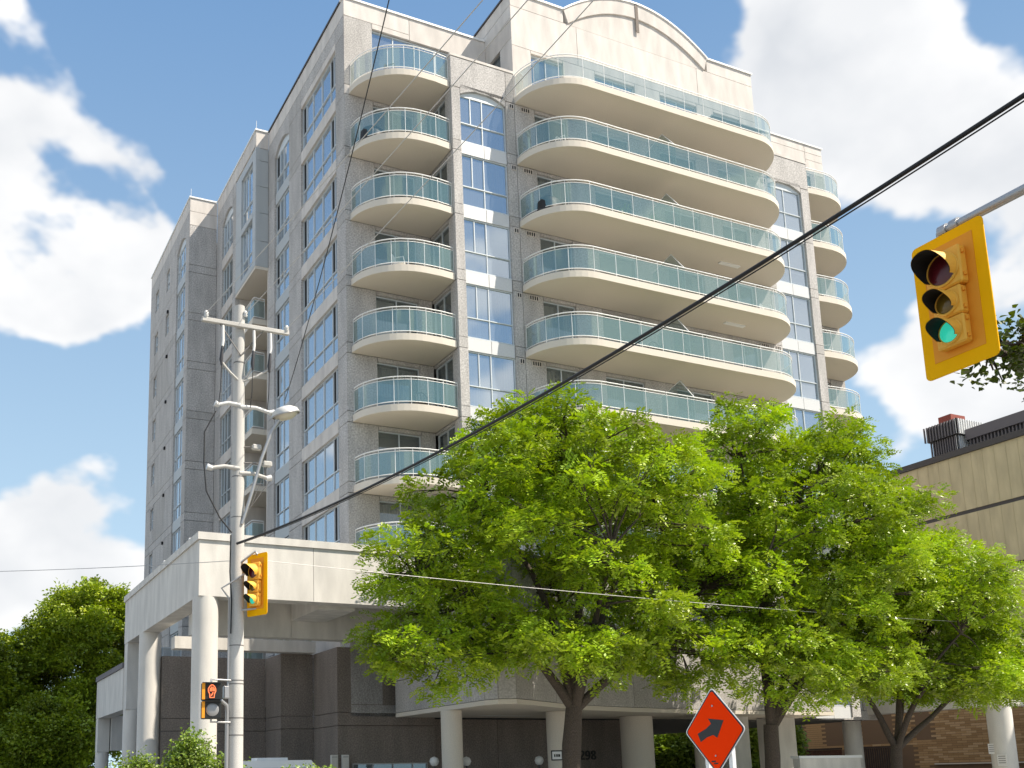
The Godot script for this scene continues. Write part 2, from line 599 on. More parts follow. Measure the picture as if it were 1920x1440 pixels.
# a balcony: slab with the plan outline (from wall to wall), glass guard with posts and rails
func balcony(b: Node, outline: Array, back: Array, y: float, step: float, label := "") -> MeshInstance3D:
	var s := Shape.new()
	var poly := PackedVector2Array(outline + back)
	s.prism(poly, y, y + 0.27)
	# drip edge under the rim
	var slab := put("balcony", s, M.slab_concrete, b)
	if label: slab.set_meta("label", label)
	var inner := []
	for i in outline.size():
		var d: Vector2 = outline[mini(i + 1, outline.size() - 1)] - outline[maxi(i - 1, 0)]
		var nn := Vector2(d.y, -d.x).normalized()
		var mid := Vector2(0, 0)
		for q in poly: mid += q / poly.size()
		if (mid - outline[i]).dot(nn) < 0: nn = -nn
		inner.append(outline[i] + nn * 0.07)
	var fine := resample(inner, 0.16)
	var rail := []
	for q in fine: rail.append(Vector3(q.x, y + 1.365, q.y))
	var t := Shape.new()
	t.tube(rail, 0.024, 8)
	put("top_rail", t, M.white_metal, slab)
	rail = []
	for q in fine: rail.append(Vector3(q.x, y + 1.255, q.y))
	t = Shape.new()
	t.tube(rail, 0.014, 6)
	put("middle_rail", t, M.white_metal, slab)
	rail = []
	for q in fine: rail.append(Vector3(q.x, y + 0.385, q.y))
	t = Shape.new()
	t.tube(rail, 0.017, 6)
	put("bottom_rail", t, M.white_metal, slab)
	var posts := resample(inner, step)
	var quarters := resample(inner, step, 4)
	for i in posts.size():
		var p := Shape.new()
		p.tube([Vector3(posts[i].x, y + 0.265, posts[i].y), Vector3(posts[i].x, y + 1.36, posts[i].y)], 0.011, 6)
		put("post", p, M.white_metal, slab)
		if i == 0: continue
		var g := Shape.new()
		var piece := quarters.slice((i - 1) * 4, i * 4 + 1)
		for j in 4:
			g.quad(Vector3(piece[j].x, y + 0.40, piece[j].y), Vector3(piece[j + 1].x, y + 0.40, piece[j + 1].y), Vector3(piece[j + 1].x, y + 1.245, piece[j + 1].y), Vector3(piece[j].x, y + 1.245, piece[j].y))
		put("glass_panel", g, M.guard_glass, slab)
	return slab

func quarter(c: Vector2, rx: float, rz: float, a0: float, a1: float, k := 12) -> Array:
	var out := []
	for i in k + 1:
		var a := lerpf(a0, a1, float(i) / k)
		out.append(Vector2(c.x + cos(a) * rx, c.y + sin(a) * rz))
	return out

func vents(b: Node, x0: float, y: float, count: int, z: float) -> void:
	var s := Shape.new()
	var u := Vector3.RIGHT
	var w := Vector3.BACK
	var wd := 0.105 * count + 0.03
	s.obox(Vector3(x0, y, z), u, w, 0, wd, -0.02, 0.0, 0.001, 0.03)
	s.obox(Vector3(x0, y, z), u, w, 0, wd, 0.17, 0.19, 0.001, 0.03)
	for i in count + 1: s.obox(Vector3(x0, y, z), u, w, i * 0.105, i * 0.105 + 0.03, 0.0, 0.17, 0.001, 0.03)
	var o := put("vent", s, M.cream_stucco, b)
	var d := Shape.new()
	d.obox(Vector3(x0, y, z), u, w, 0.02, wd - 0.01, 0.0, 0.17, 0.001, 0.006)
	put("grille", d, M.vent_dark, o)

func build_tower() -> void:
	var b := thing("apartment_building", "tall cream apartment tower with rounded glass-railed balconies and curved gable", "building")
	var X := Vector3.RIGHT
	var Z := Vector3.BACK
	var ZB := 2.14
	var W := 26.9
	# ---- floors and inner walls, seen through the glass
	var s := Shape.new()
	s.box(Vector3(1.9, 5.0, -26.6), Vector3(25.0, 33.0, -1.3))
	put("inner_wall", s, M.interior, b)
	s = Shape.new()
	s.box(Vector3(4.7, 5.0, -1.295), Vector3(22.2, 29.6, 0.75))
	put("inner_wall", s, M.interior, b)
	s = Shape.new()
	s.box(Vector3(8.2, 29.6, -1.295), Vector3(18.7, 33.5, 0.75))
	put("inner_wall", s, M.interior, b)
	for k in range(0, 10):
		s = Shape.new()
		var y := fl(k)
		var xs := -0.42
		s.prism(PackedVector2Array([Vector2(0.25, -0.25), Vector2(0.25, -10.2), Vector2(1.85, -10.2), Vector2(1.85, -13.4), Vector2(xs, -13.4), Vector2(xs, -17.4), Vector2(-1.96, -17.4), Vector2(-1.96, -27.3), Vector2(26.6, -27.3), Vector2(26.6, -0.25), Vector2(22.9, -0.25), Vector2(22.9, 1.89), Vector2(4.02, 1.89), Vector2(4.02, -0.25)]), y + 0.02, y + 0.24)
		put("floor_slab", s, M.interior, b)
	# ---- left wing, front wall (z = 0)
	var o := Vector3.ZERO
	for k in range(0, 10):
		var y := fl(k)
		var m := "aggregate"
		panel(b, o, X, Z, 0.0, 1.28, y + 0.44, y + (2.8 if k else 3.62), m)
		panel(b, o, X, Z, 0.0, 3.77, y, y + 0.44, "cream_stucco" if k == 0 else m)
		if k > 0:
			panel(b, o, X, Z, 3.14, 3.77, y + 0.44, y + 2.8, m)
			panel(b, o, X, Z, 1.28, 3.14, y + 2.62, y + 2.8, m)
			window(b, o, X, Z, 1.28, y + 0.3, 1.86, 2.32, [0.93], 0.0, {"called": "balcony_door", "glass": "clear_glass", "curtains": 0.6})
		# right wing, mirrored
		panel(b, o, X, Z, W - 1.0, W, y + 0.44, y + 2.8, m)
		panel(b, o, X, Z, W - 3.7, W, y, y + 0.44, m)
		panel(b, o, X, Z, W - 3.7, W - 3.0, y + 0.44, y + 2.8, m)
		window(b, o, X, Z, W - 3.0, y + 0.3, 2.0, 2.32, [1.0], 0.0, {"called": "balcony_door", "glass": "clear_glass"})
		panel(b, o, X, Z, W - 3.0, W - 1.0, y + 2.62, y + 2.8, m)
	# top storey of the left wing: wide window behind the terrace, plain wall and coping
	window(b, o, X, Z, 1.28, TOP + 0.3, 3.0, 3.05, [1.0, 2.0], 0.0, {"called": "balcony_door", "glass": "window_glass", "curtains": 0.0})
	window(b, o, X, Z, 4.28, TOP + 0.3, 1.9, 3.05, [0.95], 0.0, {"called": "balcony_door", "glass": "window_glass", "curtains": 0.0})
	panel(b, o, X, Z, 1.28, 3.02, 32.32, 32.57, "cream_stucco")
	panel(b, o, X, Z, 3.02, 6.74, 32.32, 33.36, "cream_stucco")
	panel(b, o, X, Z, 6.18, 6.74, 29.0, 32.32, "cream_stucco")
	panel(b, o, X, Z, 0.0, 3.02, 32.57, 33.36, "cream_stucco")
	# right wing top
	panel(b, o, X, Z, 20.16, 25.69, 31.75, 32.95, "cream_stucco")
	panel(b, o, X, Z, 25.69, W, 31.75, 32.55, "cream_stucco")
	panel(b, o, X, Z, 25.69, W, 32.55, 32.95, "cream_stucco")
	panel(b, o, X, Z, 20.16, 25.69, 32.95, 33.36, "cream_stucco")
	panel(b, o, X, Z, 25.69, W, 32.95, 33.36, "cream_stucco")
	panel(b, o, X, Z, 20.16, W - 3.7, 29.0, 31.75, "cream_stucco")
	# ---- left side wall (x = 0), windows A and B
	for k in range(0, 10):
		var y := fl(k)
		var m := "aggregate"
		for r in [[-0.95, 0.0], [-6.87, -5.2], [-9.98, -9.0]]:
			panel(b, o, Z, -X, r[0], r[1], y + 0.44, y + 2.8, m)
			panel(b, o, Z, -X, r[0], r[1], y, y + 0.44, m)
		panel(b, o, Z, -X, -5.2, -0.95, y - 0.15, y + 0.45, "cream_stucco")
		if k == 0: panel(b, o, Z, -X, -5.2, -0.95, y + 2.65, y + 3.0, "cream_stucco")
		var wide := [0.45, 1.30, 2.40, 3.45, 3.82]
		window(b, o, Z, -X, -5.2, y + 0.45, 4.25, 2.2, wide, 0.79, {"low": [1.30, 2.40, 3.45], "open": [0, 4] if k != 4 else [4], "curtains": 0.75})
		panel(b, o, Z, -X, -9.0, -6.87, y - 0.1, y + 0.48, "spandrel_grey", -0.05)
		var op := {"curtains": 0.7, "low": [1.06], "open": [0]}
		if k == 0:
			op["rise"] = 0.42
			arch_panel(b, o, Z, -X, -9.0, -6.87, y + 2.45, 0.45, 32.57, m)
		window(b, o, Z, -X, -9.0, y + 0.48, 2.13, 2.2 if k else 1.97, [0.5, 1.06], 0.77, op)
	panel(b, o, Z, -X, -0.95, 0.0, 31.75, 32.57, "aggregate")
	panel(b, o, Z, -X, -5.2, -0.95, 31.95, 32.57, "aggregate")
	panel(b, o, Z, -X, -6.87, -5.2, 31.75, 32.57, "aggregate")
	panel(b, o, Z, -X, -9.98, -9.0, 31.75, 32.57, "aggregate")
	panel(b, o, Z, -X, -5.0, 0.0, 32.57, 33.36, "cream_stucco")
	panel(b, o, Z, -X, -9.98, -5.0, 32.57, 33.36, "cream_stucco")
	# ---- projecting middle part of the side wall (x = -0.66): oriel above, balconies below
	var o2 := Vector3(-0.66, 0, 0)
	for k in range(0, 10):
		var y := fl(k)
		var m := "aggregate"
		for r in [[-14.0, -13.45], [-17.23, -16.1]]:
			panel(b, o2, Z, -X, r[0], r[1], y + 0.44, y + 2.8, m)
			panel(b, o2, Z, -X, r[0], r[1], y, y + 0.44, m)
		panel(b, o2, Z, -X, -16.1, -14.0, y - 0.2, y + 0.40, "cream_stucco")
		var op := {"curtains": 0.4, "glass": "clear_glass" if k % 3 else "window_glass"}
		if k == 0:
			op["rise"] = 0.42
			arch_panel(b, o2, Z, -X, -16.1, -14.0, y + 2.42, 0.45, 32.57, m)
		window(b, o2, Z, -X, -16.1, y + 0.40, 2.1, 2.2 if k else 2.02, [0.5, 1.05], 0.72, op)
	panel(b, o2, Z, -X, -17.23, -16.1, 31.75, 32.57, "aggregate")
	panel(b, o2, Z, -X, -14.0, -13.45, 31.75, 32.57, "aggregate")
	panel(b, o2, Z, -X, -17.23, -9.98, 32.57, 33.36, "cream_stucco")
	s = Shape.new()
	s.box(Vector3(-0.64, 32.46, -10.2), Vector3(0.0, 33.35, -9.985))
	put("wall_panel", s, M.cream_stucco, b)
	# oriel: metal panels round two windows
	for k in 2:
		var y := fl(k)
		window(b, o2, Z, -X, -12.45, y + 0.28, 1.95, 2.75, [0.5, 1.0], 0.85, {"curtains": 0.3, "low": [1.0]})
		for r in [[-13.45, -12.45], [-10.5, -9.98]]:
			panel(b, o2, Z, -X, r[0], r[1], y - 0.05, y + 1.4, "spandrel_grey")
			panel(b, o2, Z, -X, r[0], r[1], y + 1.4, y + (2.75 if k else 3.5), "spandrel_grey")
		panel(b, o2, Z, -X, -12.45, -10.5, y - 0.05, y + 0.28, "spandrel_grey")
		if k == 0: panel(b, o2, Z, -X, -12.45, -10.5, y + 3.03, y + 3.5, "spandrel_grey")
	for r in [[26.1, 27.45], [27.45, 28.95], [28.95, 30.37], [30.37, 31.77], [31.77, 32.46]]:
		s = Shape.new()
		s.box(Vector3(-0.43, r[0] + 0.012, -10.2), Vector3(0.0, r[1] - 0.012, -10.005))
		put("wall_panel", s, M.spandrel_grey, b)
		s = Shape.new()
		s.box(Vector3(-0.655, r[0] + 0.004, -10.18), Vector3(-0.45, r[1] - 0.004, -9.98))
		put("corner_post", s, M.spandrel_grey, b)
	s = Shape.new()
	s.prism(PackedVector2Array([Vector2(-0.65, -9.99), Vector2(1.9, -9.99), Vector2(1.9, -13.45), Vector2(-0.65, -13.45)]), 25.95, 26.095)
	put("soffit", s, M.slab_concrete, b)
	# recess below it, with balconies
	s = Shape.new()
	s.box(Vector3(0.0, 5.0, -10.1), Vector3(1.9, 25.94, -9.99))
	put("wall_panel", s, M.cream_stucco, b)
	s = Shape.new()
	s.box(Vector3(-0.42, 5.0, -13.55), Vector3(1.9, 25.94, -13.44))
	put("wall_panel", s, M.cream_stucco, b)
	for k in range(2, 9):
		var y := fl(k)
		window(b, Vector3(1.75, 0, 0), Z, -X, -13.3, y + 0.3, 3.1, 2.3, [1.55], 0.0, {"called": "balcony_door", "glass": "clear_glass", "curtains": 0.5})
		balcony(b, [Vector2(-0.6, -13.4), Vector2(-0.6, -10.55), Vector2(0.02, -10.55)], [Vector2(1.7, -10.2), Vector2(1.7, -13.4)], y, 1.0)
	# ---- rear wing (x = -2.21)
	var o3 := Vector3(-2.21, 0, 0)
	for k in range(0, 10):
		var y := fl(k)
		var m := "aggregate"
		for r in [[-18.05, -17.23], [-27.5, -20.2]]:
			if r[0] < -27.0:
				panel(b, o3, Z, -X, -22.1, -20.2, y + 0.44, y + 2.8, m)
				var two := k < 2
				panel(b, o3, Z, -X, -25.1 if two else -25.2, -22.95 if two else -22.1, y + 0.44, y + 2.8, m)
				if two:
					panel(b, o3, Z, -X, -22.95, -22.1, y + 0.44, y + 1.3, m)
					panel(b, o3, Z, -X, -22.95, -22.1, y + 2.6, y + 2.8, m)
					window(b, o3, Z, -X, -22.95, y + 1.3, 0.85, 1.3, [], 0.62, {"curtains": 0.0})
				panel(b, o3, Z, -X, -27.5, -26.1, y + 0.44, y + 2.8, m)
				panel(b, o3, Z, -X, -26.1, -25.1, y + 0.44, y + 1.35, m)
				panel(b, o3, Z, -X, -26.1, -25.1, y + 2.65, y + 2.8, m)
				window(b, o3, Z, -X, -26.1, y + 1.35, 1.0, 1.3, [], 0.62, {"curtains": 0.2})
			else:
				panel(b, o3, Z, -X, r[0], r[1], y + 0.44, y + 2.8, m)
			panel(b, o3, Z, -X, r[0], r[1], y, y + 0.44, m)
		panel(b, o3, Z, -X, -20.2, -18.05, y - 0.1, y + 0.48, "spandrel_grey", -0.05)
		var op := {"curtains": 0.7}
		if k == 0:
			op["rise"] = 0.42
			arch_panel(b, o3, Z, -X, -20.2, -18.05, y + 2.35, 0.45, 32.57, m)
		window(b, o3, Z, -X, -20.2, y + 0.48, 2.15, 2.2 if k else 1.87, [0.5, 1.2], 0.77, op)
		if k > 0:
			var v := Shape.new()
			v.obox(Vector3(-2.21, y + 2.55, -22.35), Z, -X, 0, 0.16, 0, 0.16, 0.001, 0.09)
			put("vent", v, M.vent_dark, b)
		# front of the wing
		panel(b, Vector3(-2.21, 0, -17.23), X, Z, 0.0, 1.55, y + 0.44, y + 2.8, m)
		panel(b, Vector3(-2.21, 0, -17.23), X, Z, 0.0, 1.55, y, y + 0.44, m)
	panel(b, o3, Z, -X, -18.05, -17.23, 31.75, 32.57, "aggregate")
	panel(b, o3, Z, -X, -27.5, -20.2, 31.75, 32.57, "aggregate")
	panel(b, o3, Z, -X, -27.5, -17.23, 32.57, 33.36, "cream_stucco")
	panel(b, Vector3(-2.21, 0, -17.23), X, Z, 0.0, 1.55, 31.75, 32.57, "cream_stucco")
	panel(b, Vector3(-2.21, 0, -17.23), X, Z, 0.0, 1.55, 32.57, 33.36, "cream_stucco")
	# ---- window bays (z = 2.14), left and right
	for side in 2:
		var f0 := 3.77 if side == 0 else 20.16
		var ob := Vector3(f0, 0, ZB)
		var wl := 0.41 if side == 0 else 0.43   # wall left of the strip
		var wr := 2.54                           # strip ends here, width of bay 2.97 (3.0)
		var bw := 2.97 if side == 0 else 3.06
		for k in range(1, 10):
			var y := fl(k)
			for r in [[0.0, wl], [wr, bw]]:
				panel(b, ob, X, Z, r[0], r[1], y + 0.44, y + 2.8, "aggregate")
				panel(b, ob, X, Z, r[0], r[1], y, y + 0.44, "aggregate")
			panel(b, ob, X, Z, wl, (wl + wr) * 0.5, y - 0.07, y + 0.48, "spandrel_white", -0.06)
			panel(b, ob, X, Z, (wl + wr) * 0.5, wr, y - 0.07, y + 0.48, "spandrel_white", -0.06)
			var op := {"curtains": 0.85, "low": [1.04]}
			if k == 1:
				op["rise"] = 0.30
				arch_panel(b, ob, X, Z, wl, wr, y + 2.55, 0.32, y + 2.98, "aggregate")
			window(b, ob, X, Z, wl, y + 0.48, wr - wl, 2.25 if k > 1 else 2.07, [0.5, 1.04], 0.85, op)
			if side == 0:
				vents(b, 6.46, y + 2.55, 2, ZB)
				vents(b, 7.04, y + 2.55, 4, ZB)
				# window in the side of the bay, over the balcony
				panel(b, Vector3(3.77, 0, 0), Z, -X, 1.58, 2.14, y, y + 2.8, "aggregate")
				panel(b, Vector3(3.77, 0, 0), Z, -X, 0.0, 1.58, y, y + 0.5, "aggregate")
				panel(b, Vector3(3.77, 0, 0), Z, -X, 0.0, 1.58, y + 2.68, y + 2.8, "aggregate")
				window(b, Vector3(3.77, 0, 0), Z, -X, 0.0, y + 0.5, 1.58, 2.18, [0.8], 0.0, {"glass": "clear_glass", "curtains": 0.6})
			else:
				vents(b, 20.22, y + 2.55, 2, ZB)
				vents(b, 19.3, y + 2.55, 4, ZB)
		var y1 := TOP
		for r in ([[0.0, 2.58], [2.58, bw]] if side == 0 else [[0.0, wl], [wl, bw]]):
			panel(b, ob, X, Z, r[0], r[1], y1 + 0.02, y1 + 1.38, "aggregate")
		panel(b, ob, X, Z, 0.0, wl, y1 - 0.0, y1 + 0.02, "aggregate")
		s = Shape.new()
		s.box(Vector3(f0 - 0.02, 30.34, ZB - 0.30), Vector3(f0 + bw, 30.45, ZB + 0.02))
		put("coping", s, M.cream_stucco, b)
		if side == 0:
			panel(b, Vector3(3.77, 0, 0), Z, -X, 0.0, 2.14, TOP, TOP + 1.38, "aggregate")
		s = Shape.new()
		s.box(Vector3(f0 + 0.05, 29.2, 0.02), Vector3(f0 + bw - 0.02, 29.4, ZB - 0.26))
		put("terrace_floor", s, M.pavement, b)
	# ---- wall behind the long balconies
	var ow := Vector3(0, 0, ZB)
	for k in range(0, 10):
		var y := fl(k)
		var m := "aggregate" if k else "cream_stucco"
		var d := [[7.72, 9.3], [10.62, 12.6], [14.3, 16.28], [17.6, 19.18]]
		if k == 0: d = [[7.68, 9.3], [10.95, 13.1], [14.5, 16.6], [17.6, 19.18]]
		var x := 6.74
		for r in d + [[20.16, 0.0]]:
			panel(b, ow, X, Z, x, r[0], y + 0.44, y + 2.8, m)
			if r[1] > 0.0:
				var wide: float = r[1] - r[0]
				window(b, ow, X, Z, r[0], y + 0.3, wide, 2.35, [wide * 0.48], 0.0, {"called": "balcony_door", "glass": "clear_glass" if k else "window_glass", "curtains": 0.55})
				panel(b, ow, X, Z, r[0], r[1], y + 2.65, y + 2.8, m)
			x = r[1]
		panel(b, ow, X, Z, 6.74, 20.16, y, y + 0.44, m)
	# ---- central block with the curved gable
	panel(b, ow, X, Z, 6.74, 10.1, 31.75, 33.63, "cream_stucco")
	panel(b, ow, X, Z, 10.1, 16.77, 31.75, 33.63, "cream_stucco")
	panel(b, ow, X, Z, 16.77, 20.16, 31.75, 33.63, "cream_stucco")
	panel(b, ow, X, Z, 6.74, 9.45, 33.63, 34.27, "cream_stucco")
	panel(b, ow, X, Z, 17.42, 20.16, 33.63, 34.27, "cream_stucco")
	var arc_at := func(x: float, y_end: float, y_mid: float) -> float:
		var q := (x - 13.43) / 3.98
		return y_end + (y_mid - y_end) * (1.0 - q * q)
	var low := PackedVector2Array([Vector2(9.46, 33.642)])
	var band := PackedVector2Array()
	var inner := []
	var cap := []
	for i in 25:
		var x := lerpf(9.45, 17.41, i / 24.0)
		var yo: float = arc_at.call(x, 34.26, 35.82)
		cap.append(Vector2(x, yo))
	for i in 25:
		var x := lerpf(9.66, 17.22, i / 24.0)
		var yi: float = arc_at.call(x, 33.50, 35.10)
		inner.append(Vector2(x, yi))
	for q in inner: low.append(q - Vector2(0, 0.004))
	low.append(Vector2(17.40, 33.642))
	s = Shape.new()
	s.slabpoly(ow, X, Z, low, -0.24, -0.012)
	put("gable_panel", s, M.cream_stucco, b)
	for q in cap: band.append(q)
	var rev := inner.duplicate()
	rev.reverse()
	for q in rev: band.append(q)
	s = Shape.new()
	s.slabpoly(ow, X, Z, band, -0.24, 0.06)
	put("gable_band", s, M.cream_stucco, b)
	s = Shape.new()
	s.obox(ow, X, Z, 13.36, 13.52, 34.38, 35.87, 0.061, 0.085)
	put("keystone", s, M.dark_aggregate, b)
	var cs := Shape.new()
	for i in 24:
		var a: Vector2 = cap[i]
		var c: Vector2 = cap[i + 1]
		var p := PackedVector2Array([a + Vector2(0, 0.004), c + Vector2(0, 0.004), c + Vector2(0, 0.08), a + Vector2(0, 0.08)])
		cs.slabpoly(ow, X, Z, p, -0.28, 0.11)
	put("coping", cs, M.white_metal, b)
	# left side of the block
	var os := Vector3(6.74, 0, 0)
	panel(b, os, Z, -X, -3.0, 2.14, 33.65, 34.27, "cream_stucco")
	panel(b, os, Z, -X, -3.0, 2.14, 33.03, 33.65, "cream_stucco")
	panel(b, os, Z, -X, -3.0, 2.14, 32.08, 33.03, "cream_stucco")
	panel(b, os, Z, -X, 1.2, 2.14, 29.0, 32.08, "cream_stucco")
	panel(b, os, Z, -X, -0.2, 0.15, 29.0, 32.08, "cream_stucco")
	window(b, os, Z, -X, 0.15, 29.5, 1.05, 2.58, [], 1.5, {"glass": "clear_glass", "curtains": 0.0, "frame": "grey_metal"})
	# ---- roofs and copings
	s = Shape.new()
	s.box(Vector3(0.3, 32.9, -27.2), Vector3(26.6, 33.05, -0.26))
	put("roof", s, M.pavement, b)
	s = Shape.new()
	s.box(Vector3(6.95, 33.7, -9.0), Vector3(19.95, 33.85, ZB - 0.26))
	put("roof", s, M.pavement, b)
	for c in [[-0.05, 6.70, -0.30, 0.05], [20.2, 26.95, -0.30, 0.05]]:
		s = Shape.new()
		s.box(Vector3(c[0], 33.365, c[2]), Vector3(c[1], 33.45, c[3]))
		put("coping", s, M.white_metal, b)
	for c in [[-0.05, 0.3, -9.93, -0.305], [-0.71, -0.36, -17.18, -9.93], [-2.26, -1.91, -27.55, -17.18]]:
		s = Shape.new()
		s.box(Vector3(c[0], 33.365, c[2]), Vector3(c[1], 33.45, c[3]))
		put("coping", s, M.coping_dark if c[0] > -0.5 else M.white_metal, b)
	for c in [[-0.355, 0.0, -10.25, -9.93], [-1.905, -0.715, -17.5, -17.18]]:
		s = Shape.new()
		s.box(Vector3(c[0], 33.366, c[2]), Vector3(c[1], 33.451, c[3]))
		put("coping", s, M.white_metal, b)
	for c in [[6.69, 9.44], [17.42, 20.2]]:
		s = Shape.new()
		s.box(Vector3(c[0], 34.275, ZB - 0.30), Vector3(c[1], 34.355, ZB + 0.06))
		put("coping", s, M.white_metal, b)
	s = Shape.new()
	s.box(Vector3(6.69, 34.275, -3.05), Vector3(7.0, 34.355, ZB - 0.305))
	put("coping", s, M.coping_dark, b)
	# ribbed plant room on the roof
	var pr := Shape.new()
	pr.box(Vector3(9.6, 33.86, -7.0), Vector3(17.0, 36.3, -1.8))
	var plant := put("plant_room", pr, M.white_metal, b)
	for i in 24:
		s = Shape.new()
		s.box(Vector3(9.62 + i * 0.31, 33.87, -1.799), Vector3(9.70 + i * 0.31, 36.28, -1.75))
		put("rib", s, M.white_metal, plant)
	for q in [Vector3(-2.15, 33.45, -17.3), Vector3(-0.62, 33.45, -10.05)]:
		s = Shape.new()
		s.tube([q, q + Vector3(0, 0.5, 0)], 0.012, 5)
		put("lightning_rod", s, M.white_metal, b)
	# walls that the camera hardly sees: right and rear
	s = Shape.new()
	s.box(Vector3(26.65, 3.8, -27.5), Vector3(26.89, 33.36, -0.25))
	put("wall_panel", s, M.aggregate, b)
	s = Shape.new()
	s.box(Vector3(-2.1, 0, -27.75), Vector3(26.9, 33.36, -27.51))
	put("wall_panel", s, M.aggregate, b)
	# ---- balconies
	for k in range(0, 9):
		var y := fl(k)
		if k <= 7:
			var left := quarter(Vector2(2.5, 0.02), 2.3, 2.08, PI, PI * 0.5, 14) + [Vector2(3.1, 2.10), Vector2(3.745, 2.03)]
			balcony(b, left, [Vector2(3.745, 0.02)], y, 0.62)
		var right := [Vector2(23.25, 2.0), Vector2(23.9, 2.06)] + quarter(Vector2(24.5, 0.02), 2.3, 2.06, PI * 0.5, 0.0, 14)
		if k <= 8: balcony(b, right, [Vector2(23.25, 0.02)], y, 0.62)
		if k <= 7:
			var long := quarter(Vector2(8.9, 2.16), 2.15, 2.13, PI, PI * 0.5, 14) + quarter(Vector2(18.0, 2.16), 2.15, 2.13, PI * 0.5, 0.0, 14)
			var lb := balcony(b, long, [], y, 1.04)
			if k > 0:
				var ps := Shape.new()
				ps.quad(Vector3(13.35, y + 0.35, 4.15), Vector3(13.35, y + 0.35, 3.4), Vector3(13.35, y + 2.38, 3.4), Vector3(13.35, y + 1.38, 4.15))
				ps.quad(Vector3(13.35, y + 0.35, 3.4), Vector3(13.35, y + 0.35, 2.2), Vector3(13.35, y + 2.1, 2.2), Vector3(13.35, y + 2.38, 3.4))
				put("privacy_screen", ps, M.guard_glass, lb)
				var fr := Shape.new()
				fr.tube([Vector3(13.35, y + 2.1, 2.2), Vector3(13.35, y + 2.38, 3.4), Vector3(13.35, y + 1.38, 4.17)], 0.02, 6)
				put("screen_frame", fr, M.white_metal, lb)
			if k in [2, 3]:
				for e in [[14.0, 2.5]]:
					var cl := Shape.new()
					cl.obox(Vector3(16.3, y - 0.05, 3.1), X, Z, 0.0, 1.1, 0.0, 0.049, -0.09, 0.09)
					put("ceiling_light", cl, M.white_metal, lb)
# ---------------------------------------------------------------- ground, canopies, podium, neighbours
func build_ground() -> void:
	var s := Shape.new()
	s.box(Vector3(-300, -0.4, -300), Vector3(300, -0.004, 300))
	structure("ground", s, M.pavement)
	s = Shape.new()
	s.box(Vector3(-200, -0.003, 26.5), Vector3(200, 0.0, 42.0))
	structure("road", s, M.asphalt)
	s = Shape.new()
	s.box(Vector3(-23, -0.003, -200), Vector3(-13.0, 0.001, 26.0))
	structure("side_road", s, M.asphalt)
	s = Shape.new()
	s.box(Vector3(-12.5, -0.003, 12.4), Vector3(60, 0.13, 26.3))
	structure("pavement", s, M.pavement)
	s = Shape.new()
	s.box(Vector3(-12.5, -0.003, -40), Vector3(60, 0.004, 12.35))
	structure("forecourt", s, M.pavement)
	s = Shape.new()
	s.box(Vector3(-200, -0.003, 42.5), Vector3(200, 0.13, 60.0))
	structure("far_pavement", s, M.pavement)
	for i in 20:
		s = Shape.new()
		s.box(Vector3(-60 + i * 6.0, 0.001, 34.2), Vector3(-57 + i * 6.0, 0.004, 34.35))
		structure("road_marking", s, M.sign_white)

func column(parent: Node, at: Vector3, r: float, top: float, m: String) -> void:
	var s := Shape.new()
	s.tube([at, Vector3(at.x, top, at.z)], r, 28)
	put("column", s, M[m], parent)

